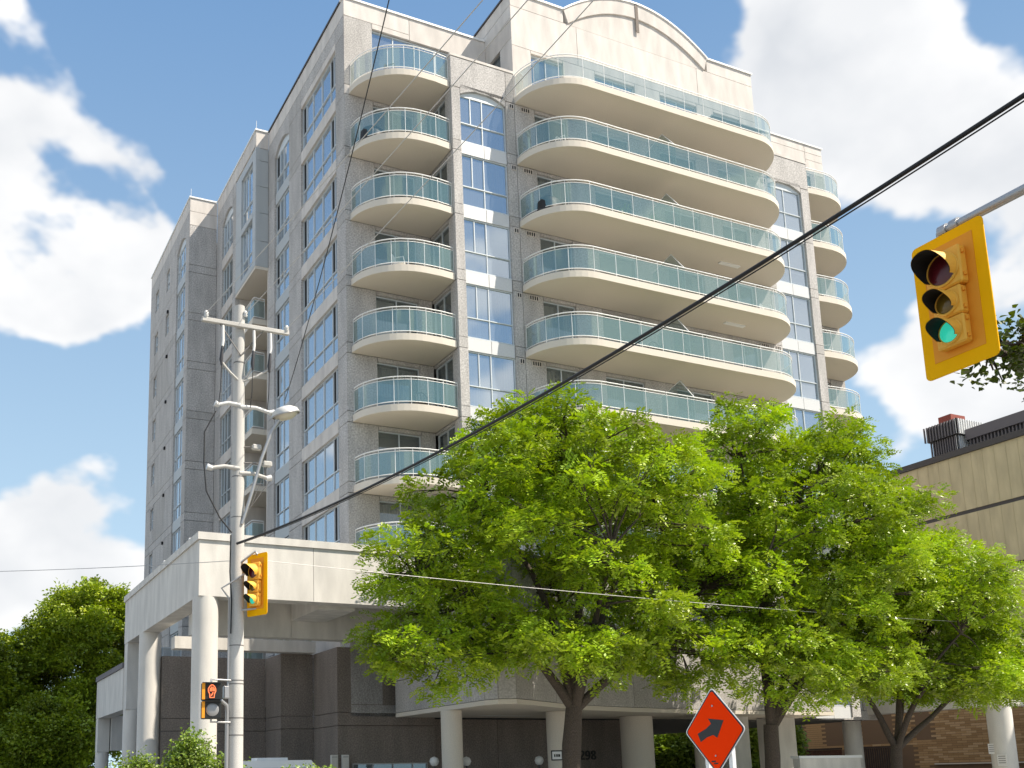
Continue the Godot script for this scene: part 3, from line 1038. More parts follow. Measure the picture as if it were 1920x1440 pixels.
func build_canopy() -> void:
	var c := thing("entrance_canopy", "white open-framed entrance canopy on round columns at the tower's left foot", "canopy", Vector3(-3, 0, 0))
	var m: Material = M.canopy_stucco
	var s: Shape
	var beams := [
		["front_beam", Vector3(-6.64, 7.17, 3.35), Vector3(-2.9, 8.93, 4.0)], ["front_beam", Vector3(-2.885, 7.17, 3.35), Vector3(1.9, 8.93, 4.0)], ["front_beam", Vector3(1.915, 7.17, 3.35), Vector3(6.4, 8.93, 4.0)],
		["side_beam", Vector3(-6.64, 7.17, -3.6), Vector3(-6.0, 8.93, 3.34)], ["side_beam", Vector3(-6.64, 7.17, -8.4), Vector3(-6.0, 8.93, -3.615)],
		["inner_beam", Vector3(-5.99, 6.45, 0.05), Vector3(-2.49, 8.5, 0.6)], ["inner_beam", Vector3(-2.475, 6.45, 0.05), Vector3(3.7, 8.5, 0.6)], ["inner_beam", Vector3(-5.99, 6.28, -2.6), Vector3(-0.6, 6.72, -2.0)],
		["inner_beam", Vector3(-2.48, 7.05, 0.61), Vector3(-1.2, 8.5, 3.34)],
		["roof_slab", Vector3(-5.99, 8.55, 0.65), Vector3(6.4, 8.75, 3.34)],
		["coping", Vector3(-6.70, 8.935, 3.3), Vector3(6.4, 9.17, 4.06)], ["coping", Vector3(-6.70, 8.935, -8.45), Vector3(-5.95, 9.17, 3.29)],
		["end_pier", Vector3(-6.62, 4.46, -8.4), Vector3(-6.0, 7.165, -7.75)],
		["low_beam", Vector3(-6.64, 4.48, -15.2), Vector3(-6.1, 6.2, -11.5)], ["low_beam", Vector3(-6.64, 4.48, -11.485), Vector3(-6.1, 6.2, -8.41)], ["low_pier", Vector3(-6.63, 2.95, -15.2), Vector3(-6.1, 4.475, -14.6)],
		["low_beam", Vector3(-6.05, 3.0, -14.9), Vector3(-2.3, 4.6, -14.4)],
	]
	for b in beams:
		s = Shape.new()
		s.box(b[1], b[2])
		put(b[0], s, m, c)
	s = Shape.new()
	s.box(Vector3(-6.70, 6.205, -15.25), Vector3(-6.0, 6.42, -8.42))
	put("dark_coping", s, M.roof_grey, c)
	column(c, Vector3(-6.33, 0, 3.62), 0.40, 7.165, "canopy_stucco")
	column(c, Vector3(-6.30, 0, -4.8), 0.42, 7.165, "canopy_stucco")
	column(c, Vector3(-6.30, 0, -8.1), 0.36, 4.455, "canopy_stucco")
	column(c, Vector3(-6.36, 0, -14.9), 0.30, 2.945, "canopy_stucco")
	s = Shape.new()
	s.box(Vector3(-6.66, 0.0, 3.36), Vector3(-6.36, 7.16, 3.64))
	put("pilaster", s, m, c)
	# little globe lights on the coping
	for q in [Vector3(-6.5, 9.17, 2.2), Vector3(-6.5, 9.17, -1.6)]:
		s = Shape.new()
		s.tube([q, q + Vector3(0, 0.12, 0)], 0.025, 6)
		var st := put("lamp_stem", s, M.dark_metal, c)
		s = Shape.new()
		s.lathe(Transform3D(Basis(), q + Vector3(0, 0.16, 0)), [Vector2(0.001, -0.06), Vector2(0.05, -0.04), Vector2(0.065, 0.0), Vector2(0.05, 0.04), Vector2(0.001, 0.06)], 10)
		put("lamp_globe", s, M.porcelain, st)
	# right hand canopy
	var r := thing("entrance_canopy", "white canopy beam on two round columns in front of the brick wall", "canopy", Vector3(26.6, 0, 2))
	for b in [["side_beam", Vector3(26.1, 4.0, -2.0), Vector3(26.9, 5.1, 6.6)], ["front_beam", Vector3(26.91, 4.0, 6.0), Vector3(32.0, 5.1, 6.6)], ["coping", Vector3(26.05, 5.105, -2.05), Vector3(32.0, 5.3, 6.65)]]:
		s = Shape.new()
		s.box(b[1], b[2])
		put(b[0], s, m, r)
	column(r, Vector3(26.35, 0, -1.2), 0.42, 3.995, "canopy_stucco")
	column(r, Vector3(26.62, 0, 6.1), 0.48, 3.995, "canopy_stucco")

func build_podium() -> void:
	var p := thing("podium", "curved low entrance wing under the tower behind the big tree", "building", Vector3(8, 0, 2))
	var out := PackedVector2Array([Vector2(1.5, 0.62), Vector2(1.5, 7.1), Vector2(1.7, 7.6), Vector2(2.2, 7.85), Vector2(3.1, 7.35), Vector2(4.6, 6.4), Vector2(6.26, 5.54), Vector2(9.0, 4.75), Vector2(12.06, 4.27), Vector2(19.72, 3.85), Vector2(19.72, 0.62)])
	# the curved wall is made of separate precast panels
	for i in range(0, out.size() - 2):
		var a := out[i]
		var c := out[i + 1]
		var cuts := maxi(1, int(a.distance_to(c) / 2.6))
		for j in cuts:
			var q0 := a.lerp(c, float(j) / cuts)
			var q1 := a.lerp(c, float(j + 1) / cuts)
			var d := (q1 - q0).normalized()
			var nn := Vector2(-d.y, d.x) * -1.0
			if nn.dot(Vector2(10, 0) - q0) > 0: nn = -nn
			var u := Vector3(d.x, 0, d.y)
			var w := Vector3(nn.x, 0, nn.y)
			var ln := q0.distance_to(q1)
			var has_window := i >= 6 and ln > 2.0 and j % 2 == 0
			var o := Vector3(q0.x, 0, q0.y)
			var uu := u
			if u.cross(Vector3.UP).dot(w) < 0:
				o = Vector3(q1.x, 0, q1.y)
				uu = -u
			if has_window:
				panel(p, o, uu, w, 0.0, ln, 3.85, 6.5, "aggregate", 0.0, 0.3)
				panel(p, o, uu, w, 0.0, ln, 7.75, 8.6, "aggregate", 0.0, 0.3)
				panel(p, o, uu, w, 0.0, 0.3, 6.5, 7.75, "aggregate", 0.0, 0.3)
				panel(p, o, uu, w, ln - 0.3, ln, 6.5, 7.75, "aggregate", 0.0, 0.3)
				window(p, o, uu, w, 0.3, 6.5, ln - 0.6, 1.25, [(ln - 0.6) * 0.5], 0.0, {"curtains": 0.3})
			else:
				panel(p, o, uu, w, 0.0, ln, 3.85, 6.2 if i > 0 else 5.0, "aggregate", 0.0, 0.3)
				panel(p, o, uu, w, 0.0, ln, 6.2 if i > 0 else 5.0, 8.6 if i > 0 else 7.1, "aggregate", 0.0, 0.3)
	var s := Shape.new()
	s.prism(out, 3.70, 3.845)
	put("soffit", s, M.slab_concrete, p)
	s = Shape.new()
	s.box(Vector3(2.0, 3.86, 0.63), Vector3(19.4, 7.6, 3.4))
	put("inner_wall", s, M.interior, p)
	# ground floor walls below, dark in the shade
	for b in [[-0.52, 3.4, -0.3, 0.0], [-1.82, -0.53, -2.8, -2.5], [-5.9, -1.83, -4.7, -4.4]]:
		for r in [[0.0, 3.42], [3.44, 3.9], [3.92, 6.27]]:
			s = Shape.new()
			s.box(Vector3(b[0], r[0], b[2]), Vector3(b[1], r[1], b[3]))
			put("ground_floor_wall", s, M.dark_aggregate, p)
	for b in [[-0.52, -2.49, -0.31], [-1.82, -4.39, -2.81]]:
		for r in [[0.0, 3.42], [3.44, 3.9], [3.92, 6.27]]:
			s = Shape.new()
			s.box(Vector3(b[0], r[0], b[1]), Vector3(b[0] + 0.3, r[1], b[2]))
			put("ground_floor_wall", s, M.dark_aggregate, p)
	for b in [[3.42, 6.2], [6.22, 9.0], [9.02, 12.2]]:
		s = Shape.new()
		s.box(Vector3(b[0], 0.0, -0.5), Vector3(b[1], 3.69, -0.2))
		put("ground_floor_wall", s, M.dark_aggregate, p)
	# grey wall under the canopy with a window over it
	s = Shape.new()
	s.box(Vector3(-5.95, 0, -9.8), Vector3(-1.9, 5.9, -9.5))
	put("grey_wall", s, M.roof_grey, p)
	s = Shape.new()
	s.box(Vector3(-3.95, 5.91, -9.8), Vector3(-1.9, 7.25, -9.52))
	put("wall_panel", s, M.aggregate, p)
	window(p, Vector3(0, 0, -9.4), Vector3.RIGHT, Vector3.BACK, -5.2, 5.95, 1.2, 1.3, [0.4, 0.8], 0.55, {"curtains": 0.0})
	# shop front frames low down
	window(p, Vector3(0, 0, 0.2), Vector3.RIGHT, Vector3.BACK, 0.0, 0.2, 3.0, 1.88, [0.8, 1.6, 2.4], 0.0, {"frame": "grey_metal", "glass": "clear_glass", "curtains": 0.0})
	# columns under the overhang
	for q in [[Vector2(1.72, 4.5), 0.35], [Vector2(5.88, 4.5), 0.41], [Vector2(11.0, 2.2), 0.62], [Vector2(13.6, 3.0), 0.40]]:
		column(p, Vector3(q[0].x, 0, q[0].y), q[1], 3.69, "slab_concrete")
	# big pier at the right end
	for q in [[14.9, 2.9], [17.7, 2.6]]:
		s = Shape.new()
		s.box(Vector3(q[0], 0, q[1] - 1.0), Vector3(q[0] + 1.1, 3.69, q[1]))
		put("pier", s, M.canopy_stucco, p)
	# house number on the shaded wall
	var f := SystemFont.new()
	f.font_names = PackedStringArray(["Droid Sans"])
	var tm := TextMesh.new()
	tm.text = "298"
	f.font_weight = 700
	tm.font = f
	tm.font_size = 48
	tm.pixel_size = 0.0105
	tm.depth = 0.03
	var hn := MeshInstance3D.new()
	hn.mesh = tm
	hn.material_override = M.sign_black
	hn.name = numbered("house_number")
	add_child(hn)
	hn.position = Vector3(10.35, 2.28, -0.18)
	tag(hn, "black house number 298 on the dark entrance wall", "house number")

func build_neighbour() -> void:
	var b := thing("neighbouring_building", "tan panelled block with brick lower storeys and dark roof edge on the right", "building", Vector3(36, 0, -2))
	var X := Vector3.RIGHT
	var Z := Vector3.BACK
	var o := Vector3(36, 0, 0)
	var s := Shape.new()
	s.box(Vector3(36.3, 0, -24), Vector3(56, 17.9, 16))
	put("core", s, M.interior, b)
	# tan cladding in three bands with dark reveals between
	var bands := [[14.98, 18.02], [11.75, 14.78], [8.6, 11.55], [5.2, 8.4]]
	for y in bands:
		for i in 8:
			var z0 := -5.1 + i * 2.6
			s = Shape.new()
			s.obox(o, Z, -X, z0 + 0.002, z0 + 2.598, y[0], y[1], -0.29, 0.0)
			var pn := put("cladding_panel", s, M.tan_panel, b)
			for r in 4:
				s = Shape.new()
				s.obox(o, Z, -X, z0 + 0.3 + r * 0.65, z0 + 0.33 + r * 0.65, y[0] + 0.01, y[1] - 0.01, 0.001, 0.016)
				put("batten", s, M.tan_panel, pn)
	for y in [[14.79, 14.97], [11.56, 11.74], [8.41, 8.59]]:
		s = Shape.new()
		s.obox(o, Z, -X, -5.1, 15.7, y[0], y[1], -0.29, -0.04)
		put("reveal", s, M.coping_dark, b)
	s = Shape.new()
	s.obox(o, Z, -X, -5.3, 15.8, 18.03, 18.36, -0.6, 0.12)
	put("roof_edge", s, M.coping_dark, b)
	s = Shape.new()
	s.obox(o, Z, -X, -5.6, -5.12, 17.2, 17.7, -0.6, 0.3)
	put("rear_gutter", s, M.coping_dark, b)
	# rooftop plant: louvred tower, long louvred screen, red brick stub
	var unit := [[Vector3(37.5, 18.34, -3.6), Vector3(39.3, 19.74, -1.9)], [Vector3(37.3, 19.76, -3.8), Vector3(39.5, 20.64, -1.7)]]
	for q in unit:
		s = Shape.new()
		s.box(q[0] + Vector3(0.1, 0, 0.1), q[1] - Vector3(0.1, 0, 0.1))
		var lv := put("louvre_box", s, M.coping_dark, b)
		for i in 12:
			var t := i / 11.0
			s = Shape.new()
			var z := lerpf(q[0].z, q[1].z - 0.06, t)
			s.box(Vector3(q[0].x, q[0].y, z), Vector3(q[0].x + 0.09, q[1].y, z + 0.06))
			put("louvre", s, M.roof_grey, lv)
			s = Shape.new()
			var x := lerpf(q[0].x, q[1].x - 0.06, t)
			s.box(Vector3(x, q[0].y + 0.003, q[1].z - 0.09), Vector3(x + 0.06, q[1].y - 0.003, q[1].z))
			put("louvre", s, M.white_metal, lv)
	s = Shape.new()
	s.box(Vector3(38.3, 20.64, -3.5), Vector3(39.5, 21.34, -2.7))
	put("chimney_stub", s, M.brick_red, b)
	s = Shape.new()
	s.box(Vector3(38.1, 18.36, -1.6), Vector3(42, 19.84, 3.8))
	var sc := put("plant_screen", s, M.coping_dark, b)
	s = Shape.new()
	s.box(Vector3(37.9, 19.39, -1.7), Vector3(42.2, 19.99, 3.9))
	put("screen_cap", s, M.roof_grey, sc)
	for i in 26:
		s = Shape.new()
		s.box(Vector3(38.0, 18.36, -1.55 + i * 0.205), Vector3(38.09, 19.38, -1.48 + i * 0.205))
		put("louvre", s, M.roof_grey, sc)
	# brick storeys: every brick of the lit part of the wall that the street can see
	s = Shape.new()
	s.obox(o, Z, -X, -13.5, 15.7, 0.0, 5.15, -0.29, -0.012)
	put("brick_backing", s, M.mortar, b)
	var holes := [[-11.6, -10.1, 2.9, 4.3], [-9.0, -6.9, 2.9, 4.9], [-5.4, -4.6, 3.0, 4.9], [-12.6, -9.6, 0.0, 2.6], [-9.4, -5.9, 0.0, 2.75], [-4.3, 15.7, 0.0, 1.72]]
	var rest := Shape.new()
	var mats := ["brick", "brick_light", "brick_dark"]
	var shared := []
	for ln in [0.60]:
		var q := Shape.new()
		q.obox(Vector3.ZERO, Z, -X, 0.008, ln - 0.008, 0.008, 0.117, -0.06, 0.0)
		shared.append(q.mesh())
	var count := 0
	for row in 41:
		var y := 0.0 + row * 0.125
		for i in 50:
			var z := -13.5 + i * 0.60 + (0.30 if row % 2 else 0.0) - 0.3
			var cut := false
			for h in holes:
				if z + 0.6 > h[0] and z < h[1] and y + 0.125 > h[2] and y < h[3]: cut = true
			if cut or z < -13.5 or z > 15.0: continue
			# seen between the trunks and under the crowns
			if z > -9.5 and z < 1.5 and y > 1.7 and y < 4.6 and count < 300:
				var mi := MeshInstance3D.new()
				mi.mesh = shared[0]
				mi.name = "brick"
				mi.material_override = M[mats[rng.randi() % 3]]
				b.add_child(mi, true)
				mi.position = Vector3(0, y, z + 2)
				count += 1
			else:
				rest.obox(o, Z, -X, z + 0.008, z + 0.592, y + 0.008, y + 0.117, -0.06, 0.0)
	put("brickwork", rest, M.brick, b).set_meta("kind", "stuff")
	for w in [[-11.6, 2.9, 1.5, 1.4], [-9.0, 2.9, 2.1, 2.0], [-5.4, 3.0, 0.8, 1.9]]:
		window(b, o, Z, -X, w[0], w[1], w[2], w[3], [w[2] * 0.5], 0.0, {"frame": "grey_metal", "curtains": 0.9})
	# brown timber balconies
	for q in [[-12.6, -9.8], [-9.3, -6.1]]:
		s = Shape.new()
		s.obox(o, Z, -X, q[0], q[1], 1.28, 1.45, -0.2, 1.0)
		var ba := put("balcony", s, M.slab_concrete, b)
		var k := 22
		for i in k:
			s = Shape.new()
			var z := lerpf(q[0], q[1] - 0.09, i / float(k - 1))
			s.obox(o, Z, -X, z, z + 0.09, 1.455, 2.62, 0.9, 0.94)
			put("slat", s, M.wood_brown if q[0] < -10 else M.dark_wood, ba)
		s = Shape.new()
		s.obox(o, Z, -X, q[0], q[1], 2.63, 2.72, 0.86, 0.98)
		put("handrail", s, M.dark_wood, ba)
	# low shop windows
	for z in [-4.0, 2.0, 8.0]:
		window(b, o, Z, -X, z, 0.1, 5.0, 1.5, [1.6, 3.3], 0.0, {"frame": "dark_metal", "glass": "clear_glass", "curtains": 0.0})
	s = Shape.new()
	s.obox(o, Z, -X, -4.4, 15.7, 1.66, 1.72, -0.2, 0.12)
	put("ledge", s, M.slab_concrete, b)
# ---------------------------------------------------------------- trees
# a pinnate leaf: a drooping stalk along -z with pairs of leaflets
func frond(length: float, pairs: int, leaflet: float, wide: float, droop: float, r: RandomNumberGenerator) -> ArrayMesh:
	var s := Shape.new()
	for i in pairs:
		var t := (i + 1.0) / (pairs + 0.4)
		var c := Vector3(0, -droop * t * t * length, -length * t)
		for side in [-1.0, 1.0]:
			var out := Vector3(side, r.randf_range(-0.35, 0.15), -0.55 + r.randf_range(-0.2, 0.2)).normalized()
			var l := leaflet * (1.0 - 0.45 * absf(t - 0.45)) * r.randf_range(0.85, 1.15)
			var across := out.cross(Vector3(0, 1, 0)).normalized() * wide * 0.5
			across = across.rotated(out, r.randf_range(-0.5, 0.5))
			var a := c + out * 0.006
			s.quad(a, a + out * l * 0.5 + across, a + out * l, a + out * l * 0.5 - across)
	return s.mesh()

# a twig with broad lobed leaves
func leaf_spray(count: int, size: float, reach: float, r: RandomNumberGenerator) -> ArrayMesh:
	var s := Shape.new()
	for i in count:
		var c := Vector3(r.randf_range(-1, 1), r.randf_range(-0.5, 0.5), r.randf_range(-1, 1)) * reach
		var tip := Vector3(r.randf_range(-1, 1), r.randf_range(-0.9, 0.2), r.randf_range(-1, 1)).normalized()
		var side := tip.cross(Vector3(r.randf_range(-0.4, 0.4), 1, r.randf_range(-0.4, 0.4))).normalized()
		var l := size * r.randf_range(0.75, 1.25)
		var p := [c, c + tip * l * 0.25 + side * l * 0.48, c + tip * l * 0.55 + side * l * 0.32, c + tip * l, c + tip * l * 0.55 - side * l * 0.32, c + tip * l * 0.25 - side * l * 0.48]
		var up := side.cross(tip).normalized() * l * 0.08
		s.quad(p[0], p[1] + up, p[2] + up, p[3])
		s.quad(p[0], p[3], p[4] + up, p[5] + up)
	return s.mesh()

func scatter(parent: Node, meshes: Array, mat_: Material, places: Array) -> void:
	# places: arrays of [Transform3D, Color]; one crown of leaves made of a few leaf shapes
	for mi in meshes.size():
		var mm := MultiMesh.new()
		mm.transform_format = MultiMesh.TRANSFORM_3D
		mm.use_colors = true
		mm.mesh = meshes[mi]
		var mine := []
		for i in range(mi, places.size(), meshes.size()): mine.append(places[i])
		mm.instance_count = mine.size()
		for i in mine.size():
			mm.set_instance_transform(i, mine[i][0])
			mm.set_instance_color(i, mine[i][1])
		var o := MultiMeshInstance3D.new()
		o.multimesh = mm
		o.material_override = mat_
		o.name = "crown"
		o.set_meta("kind", "stuff")
		parent.add_child(o, true)
		o.position = -parent.position

func bend(a: Vector3, b: Vector3, lift: float, wob: float, k: int, r: RandomNumberGenerator) -> Array:
	var out := []
	var w := Vector3(r.randf_range(-1, 1), r.randf_range(-0.4, 0.4), r.randf_range(-1, 1)) * wob
	for i in k + 1:
		var t := float(i) / k
		out.append(a.lerp(b, t) + Vector3.UP * lift * 4.0 * t * (1.0 - t) + w * sin(t * PI) + Vector3(r.randf_range(-1, 1), r.randf_range(-1, 1), r.randf_range(-1, 1)) * wob * 0.14 * sin(t * PI))
	return out

# lobes: [centre, radii]; clumps of leaves are spread through the outer part of the lobes
func broad_tree(t: Node3D, sd: int, base: Vector3, fork: Vector3, r_trunk: float, lobes: Array, opt: Dictionary) -> void:
	var r := RandomNumberGenerator.new()
	r.seed = sd
	var bark: Material = M[opt.get("bark", "bark")]
	var s := Shape.new()
	var tp := bend(base, fork, 0.0, minf(0.10, r_trunk * 0.4), 6, r)
	var rr := []
	for i in tp.size():
		rr.append(lerpf(r_trunk, r_trunk * 0.80, i / 6.0) * (1.35 if i == 0 else r.randf_range(0.94, 1.06)))
	s.tube(tp, rr, 14)
	put("trunk", s, bark, t)
	# clump centres
	var clumps := []
	for lb in lobes:
		var tries := 0
		var want: int = lb[2]
		var got := 0
		while got < want and tries < 4000:
			tries += 1
			var d := Vector3(r.randfn(), r.randfn() * 0.8 + opt.get("rise", 0.25), r.randfn()).normalized()
			var rho := pow(r.randf_range(opt.get("hollow", 0.16), 1.0), 0.42)
			var p: Vector3 = lb[0] + Vector3(d.x * lb[1].x, d.y * lb[1].y, d.z * lb[1].z) * rho
			var ok := true
			for c in clumps:
				if c[0].distance_to(p) < opt.get("gap", 0.75): ok = false
			if ok:
				clumps.append([p, r.randf_range(opt.get("cmin", 0.5), opt.get("cmax", 0.95)), d])
				got += 1
	# main limbs
	var limbs := []
	var limb_to: Array = opt.get("limbs", [])
	if limb_to.is_empty():
		for lb in lobes:
			limb_to.append(lb[0] + Vector3(r.randf_range(-0.3, 0.3) * lb[1].x, 0.2 * lb[1].y, r.randf_range(-0.3, 0.3) * lb[1].z))
	for q in limb_to:
		var pts := bend(fork - Vector3(0, 0.15, 0), q, opt.get("lift", 0.35), 0.45, 9, r)
		limbs.append([pts, Shape.new()])
		var lr := []
		for i in pts.size(): lr.append(lerpf(r_trunk * 0.56, 0.03, pow(i / 9.0, 0.72)) * r.randf_range(0.92, 1.08))
		limbs[-1][1].tube(pts, lr, 8)
	for c in clumps:
		var best := 1e9
		var bl := 0
		var bp := Vector3.ZERO
		for li in limbs.size():
			for i in range(3, limbs[li][0].size()):
				var q: Vector3 = limbs[li][0][i]
				var d: float = q.distance_to(c[0]) + (2.0 if q.y > c[0].y + 0.6 else 0.0)
				if d < best:
					best = d
					bl = li
					bp = q
		var pts := bend(bp, c[0], 0.12, 0.18, 5, r)
		limbs[bl][1].tube(pts, [0.045, 0.036, 0.028, 0.02, 0.014, 0.008], 5, false)
		for k in 3:
			var e: Vector3 = c[0] + Vector3(r.randf_range(-1, 1), r.randf_range(-0.2, 0.4), r.randf_range(-1, 1)) * c[1]
			limbs[bl][1].tube([pts[3], pts[4].lerp(e, 0.5) + Vector3(0, 0.05, 0), e], [0.018, 0.011, 0.005], 4, false)
	for l in limbs:
		put("limb", l[1], M[opt.get("limb_bark", "bark")], t)
	# leaves
	var places := []
	var per: int = opt.get("per", 60)
	for c in clumps:
		var tone := r.randf_range(0.58, 1.15)
		for i in int(per * c[1] / 0.7):
			var d := Vector3(r.randfn(), r.randfn(), r.randfn()).normalized() * pow(r.randf(), 0.5)
			var p: Vector3 = c[0] + Vector3(d.x, d.y * opt.get("flat", 0.55), d.z) * c[1]
			var out := Vector3(d.x + c[2].x * 0.5 + r.randf_range(-0.5, 0.5), r.randf_range(-0.7, 0.6), d.z + c[2].z * 0.5 + r.randf_range(-0.5, 0.5))
			if out.length() < 0.1: out = Vector3.RIGHT
			var bs := Basis.looking_at(out.normalized(), Vector3(r.randf_range(-0.8, 0.8), 1, r.randf_range(-0.8, 0.8)).normalized())
			var sc := r.randf_range(0.75, 1.25)
			var yl := r.randf()
			var k := tone * r.randf_range(0.85, 1.12)
			places.append([Transform3D(bs.scaled_local(Vector3.ONE * sc), p), Color(k * (0.88 + 0.28 * yl), k * (0.95 + 0.1 * yl), k * (1.1 - 0.4 * yl))])
	scatter(t, opt.meshes, M[opt.leaf], places)

func build_trees() -> void:
	var r := RandomNumberGenerator.new()
	r.seed = 5
	var fr := []
	for i in 3: fr.append(frond(r.randf_range(0.27, 0.36), 5, 0.15, 0.062, r.randf_range(0.2, 0.7), r))
	var lo := {"meshes": fr, "leaf": "locust_leaf", "per": 76, "gap": 0.72, "cmin": 0.35, "cmax": 0.85, "hollow": 0.10, "rise": 0.2, "flat": 0.7}
	var t := thing("honey_locust", "largest honey locust tree with forked brown trunk before the tower entrance", "tree", Vector3(2.95, 0, 9.5), "street trees in front of the tower")
	lo["limbs"] = [Vector3(-1.6, 7.2, 9.0), Vector3(0.8, 9.8, 8.6), Vector3(3.3, 11.0, 9.8), Vector3(5.4, 9.4, 10.6), Vector3(8.8, 7.6, 9.4), Vector3(2.6, 7.6, 12.4), Vector3(4.6, 8.0, 6.4)]
	broad_tree(t, 31, Vector3(2.95, 0, 9.5), Vector3(3.12, 3.55, 9.5), 0.31, [[Vector3(3.5, 8.7, 9.3), Vector3(5.1, 3.9, 4.3), 190], [Vector3(-1.2, 6.6, 9.4), Vector3(1.9, 2.3, 2.2), 30], [Vector3(-1.5, 4.9, 9.8), Vector3(1.6, 1.0, 1.3), 14], [Vector3(2.5, 11.4, 9.3), Vector3(2.0, 1.5, 2.0), 16], [Vector3(1.6, 4.9, 11.0), Vector3(2.4, 0.7, 1.6), 14], [Vector3(6.8, 5.2, 10.2), Vector3(2.6, 1.1, 1.9), 22], [Vector3(9.0, 7.4, 9.3), Vector3(3.2, 2.2, 3.0), 36]], lo)
	t = thing("honey_locust", "middle honey locust with leaning dark limb behind the orange sign", "tree", Vector3(10.3, 0, 9.8), "street trees in front of the tower")
	lo["limbs"] = [Vector3(9.6, 11.6, 10.2), Vector3(12.4, 9.8, 10.2), Vector3(14.8, 9.0, 10.4), Vector3(15.8, 7.4, 9.4), Vector3(9.0, 8.0, 11.6)]
	lo["bark"] = "bark"
	broad_tree(t, 47, Vector3(10.3, 0, 9.8), Vector3(10.35, 3.0, 9.8), 0.27, [[Vector3(12.7, 8.7, 10.0), Vector3(4.0, 3.9, 3.6), 150], [Vector3(9.9, 12.2, 10.0), Vector3(1.5, 1.6, 1.5), 14], [Vector3(13.6, 12.0, 10.0), Vector3(1.8, 1.3, 1.6), 14], [Vector3(10.0, 5.2, 11.2), Vector3(1.7, 1.7, 1.4), 20], [Vector3(12.9, 4.7, 10.8), Vector3(2.6, 0.9, 1.6), 18]], lo)
	t = thing("honey_locust", "rightmost honey locust with two slim crossing dark stems before the brick wall", "tree", Vector3(16.3, 0, 9.3), "street trees in front of the tower")
	lo["limbs"] = [Vector3(14.9, 6.4, 9.2), Vector3(17.2, 8.0, 9.2), Vector3(19.4, 7.0, 9.4), Vector3(22.0, 6.2, 9.6), Vector3(17.6, 6.0, 11.4)]
	broad_tree(t, 59, Vector3(16.3, 0, 9.3), Vector3(16.5, 2.35, 9.3), 0.23, [[Vector3(17.9, 7.2, 9.3), Vector3(3.5, 3.0, 3.2), 130], [Vector3(21.4, 5.6, 9.4), Vector3(2.5, 1.6, 2.2), 40], [Vector3(19.4, 4.5, 10.2), Vector3(4.0, 0.8, 1.8), 24]], lo)
	# maples at the far left
	var sp := []
	for i in 2: sp.append(leaf_spray(16, 0.19, 0.42, r))
	var mo := {"meshes": sp, "leaf": "maple_leaf", "per": 34, "gap": 0.9, "cmin": 0.7, "cmax": 1.15, "hollow": 0.3, "rise": 0.3, "flat": 0.8, "bark": "bark"}
	for q in [["tallest maple standing right behind the white canopy", Vector3(-3.2, 0, -42.0), Vector3(4.9, 6.4, 4.8), 9.6, 170, 71], ["round green maple left of the tallest one at the picture's edge", Vector3(-11.2, 0, -41.0), Vector3(4.0, 5.4, 4.2), 7.2, 130, 72], ["dense low maple under the taller ones beside the canopy's low end", Vector3(-6.6, 0, -37.0), Vector3(3.2, 3.2, 2.8), 3.6, 80, 73]]:
		t = thing("maple_tree", q[0], "tree", q[1], "maples left of the tower")
		broad_tree(t, q[5], q[1], q[1] + Vector3(0, q[3] * 0.35, 0), 0.3, [[q[1] + Vector3(0, q[3], 0), q[2], q[4]]], mo)
	# the tree whose branch reaches in at the right edge
	var so := {"meshes": [leaf_spray(9, 0.075, 0.13, r)], "leaf": "ash_leaf", "per": 26, "gap": 0.3, "cmin": 0.22, "cmax": 0.36, "hollow": 0.3, "rise": 0.1, "flat": 0.7, "bark": "bark", "lift": 0.0}
	t = thing("ash_tree", "tree outside the right edge whose thin leafy branch reaches in", "tree", Vector3(0.2, 0, 27.0))
	so["limbs"] = [Vector3(-4.3, 5.70, 28.35), Vector3(0.4, 7.6, 26.4), Vector3(1.2, 6.4, 28.0)]
	broad_tree(t, 83, Vector3(0.2, 0, 27.0), Vector3(0.2, 4.2, 27.0), 0.14, [[Vector3(-4.55, 5.66, 28.45), Vector3(0.42, 0.22, 0.35), 7], [Vector3(0.8, 7.0, 26.8), Vector3(1.3, 1.2, 1.3), 40]], so)
	# shrubs and hedge at the foot of the pole
	var sh := []
	for i in 2: sh.append(leaf_spray(14, 0.06, 0.17, r))
	var ho := {"meshes": sh, "leaf": "shrub_leaf", "per": 46, "gap": 0.22, "cmin": 0.2, "cmax": 0.34, "hollow": 0.2, "rise": 0.5, "flat": 0.9}
	for q in [["large light green shrub in front of the canopy's corner column", Vector3(-8.75, 0, 12.0), Vector3(0.55, 1.3, 0.55), 1.2, 50, 91], ["feathery light green shrub left of the larger one", Vector3(-9.75, 0, 11.6), Vector3(0.42, 0.8, 0.45), 1.35, 26, 92], ["small light green shrub touching the utility pole's foot", Vector3(-8.0, 0, 12.4), Vector3(0.35, 0.8, 0.4), 1.3, 24, 93]]:
		t = thing("shrub", q[0], "shrub", q[1], "shrubs round the utility pole")
		broad_tree(t, q[5], q[1], q[1] + Vector3(0, 0.35, 0), 0.05, [[q[1] + Vector3(0, q[3], 0), q[2], q[4]]], ho)
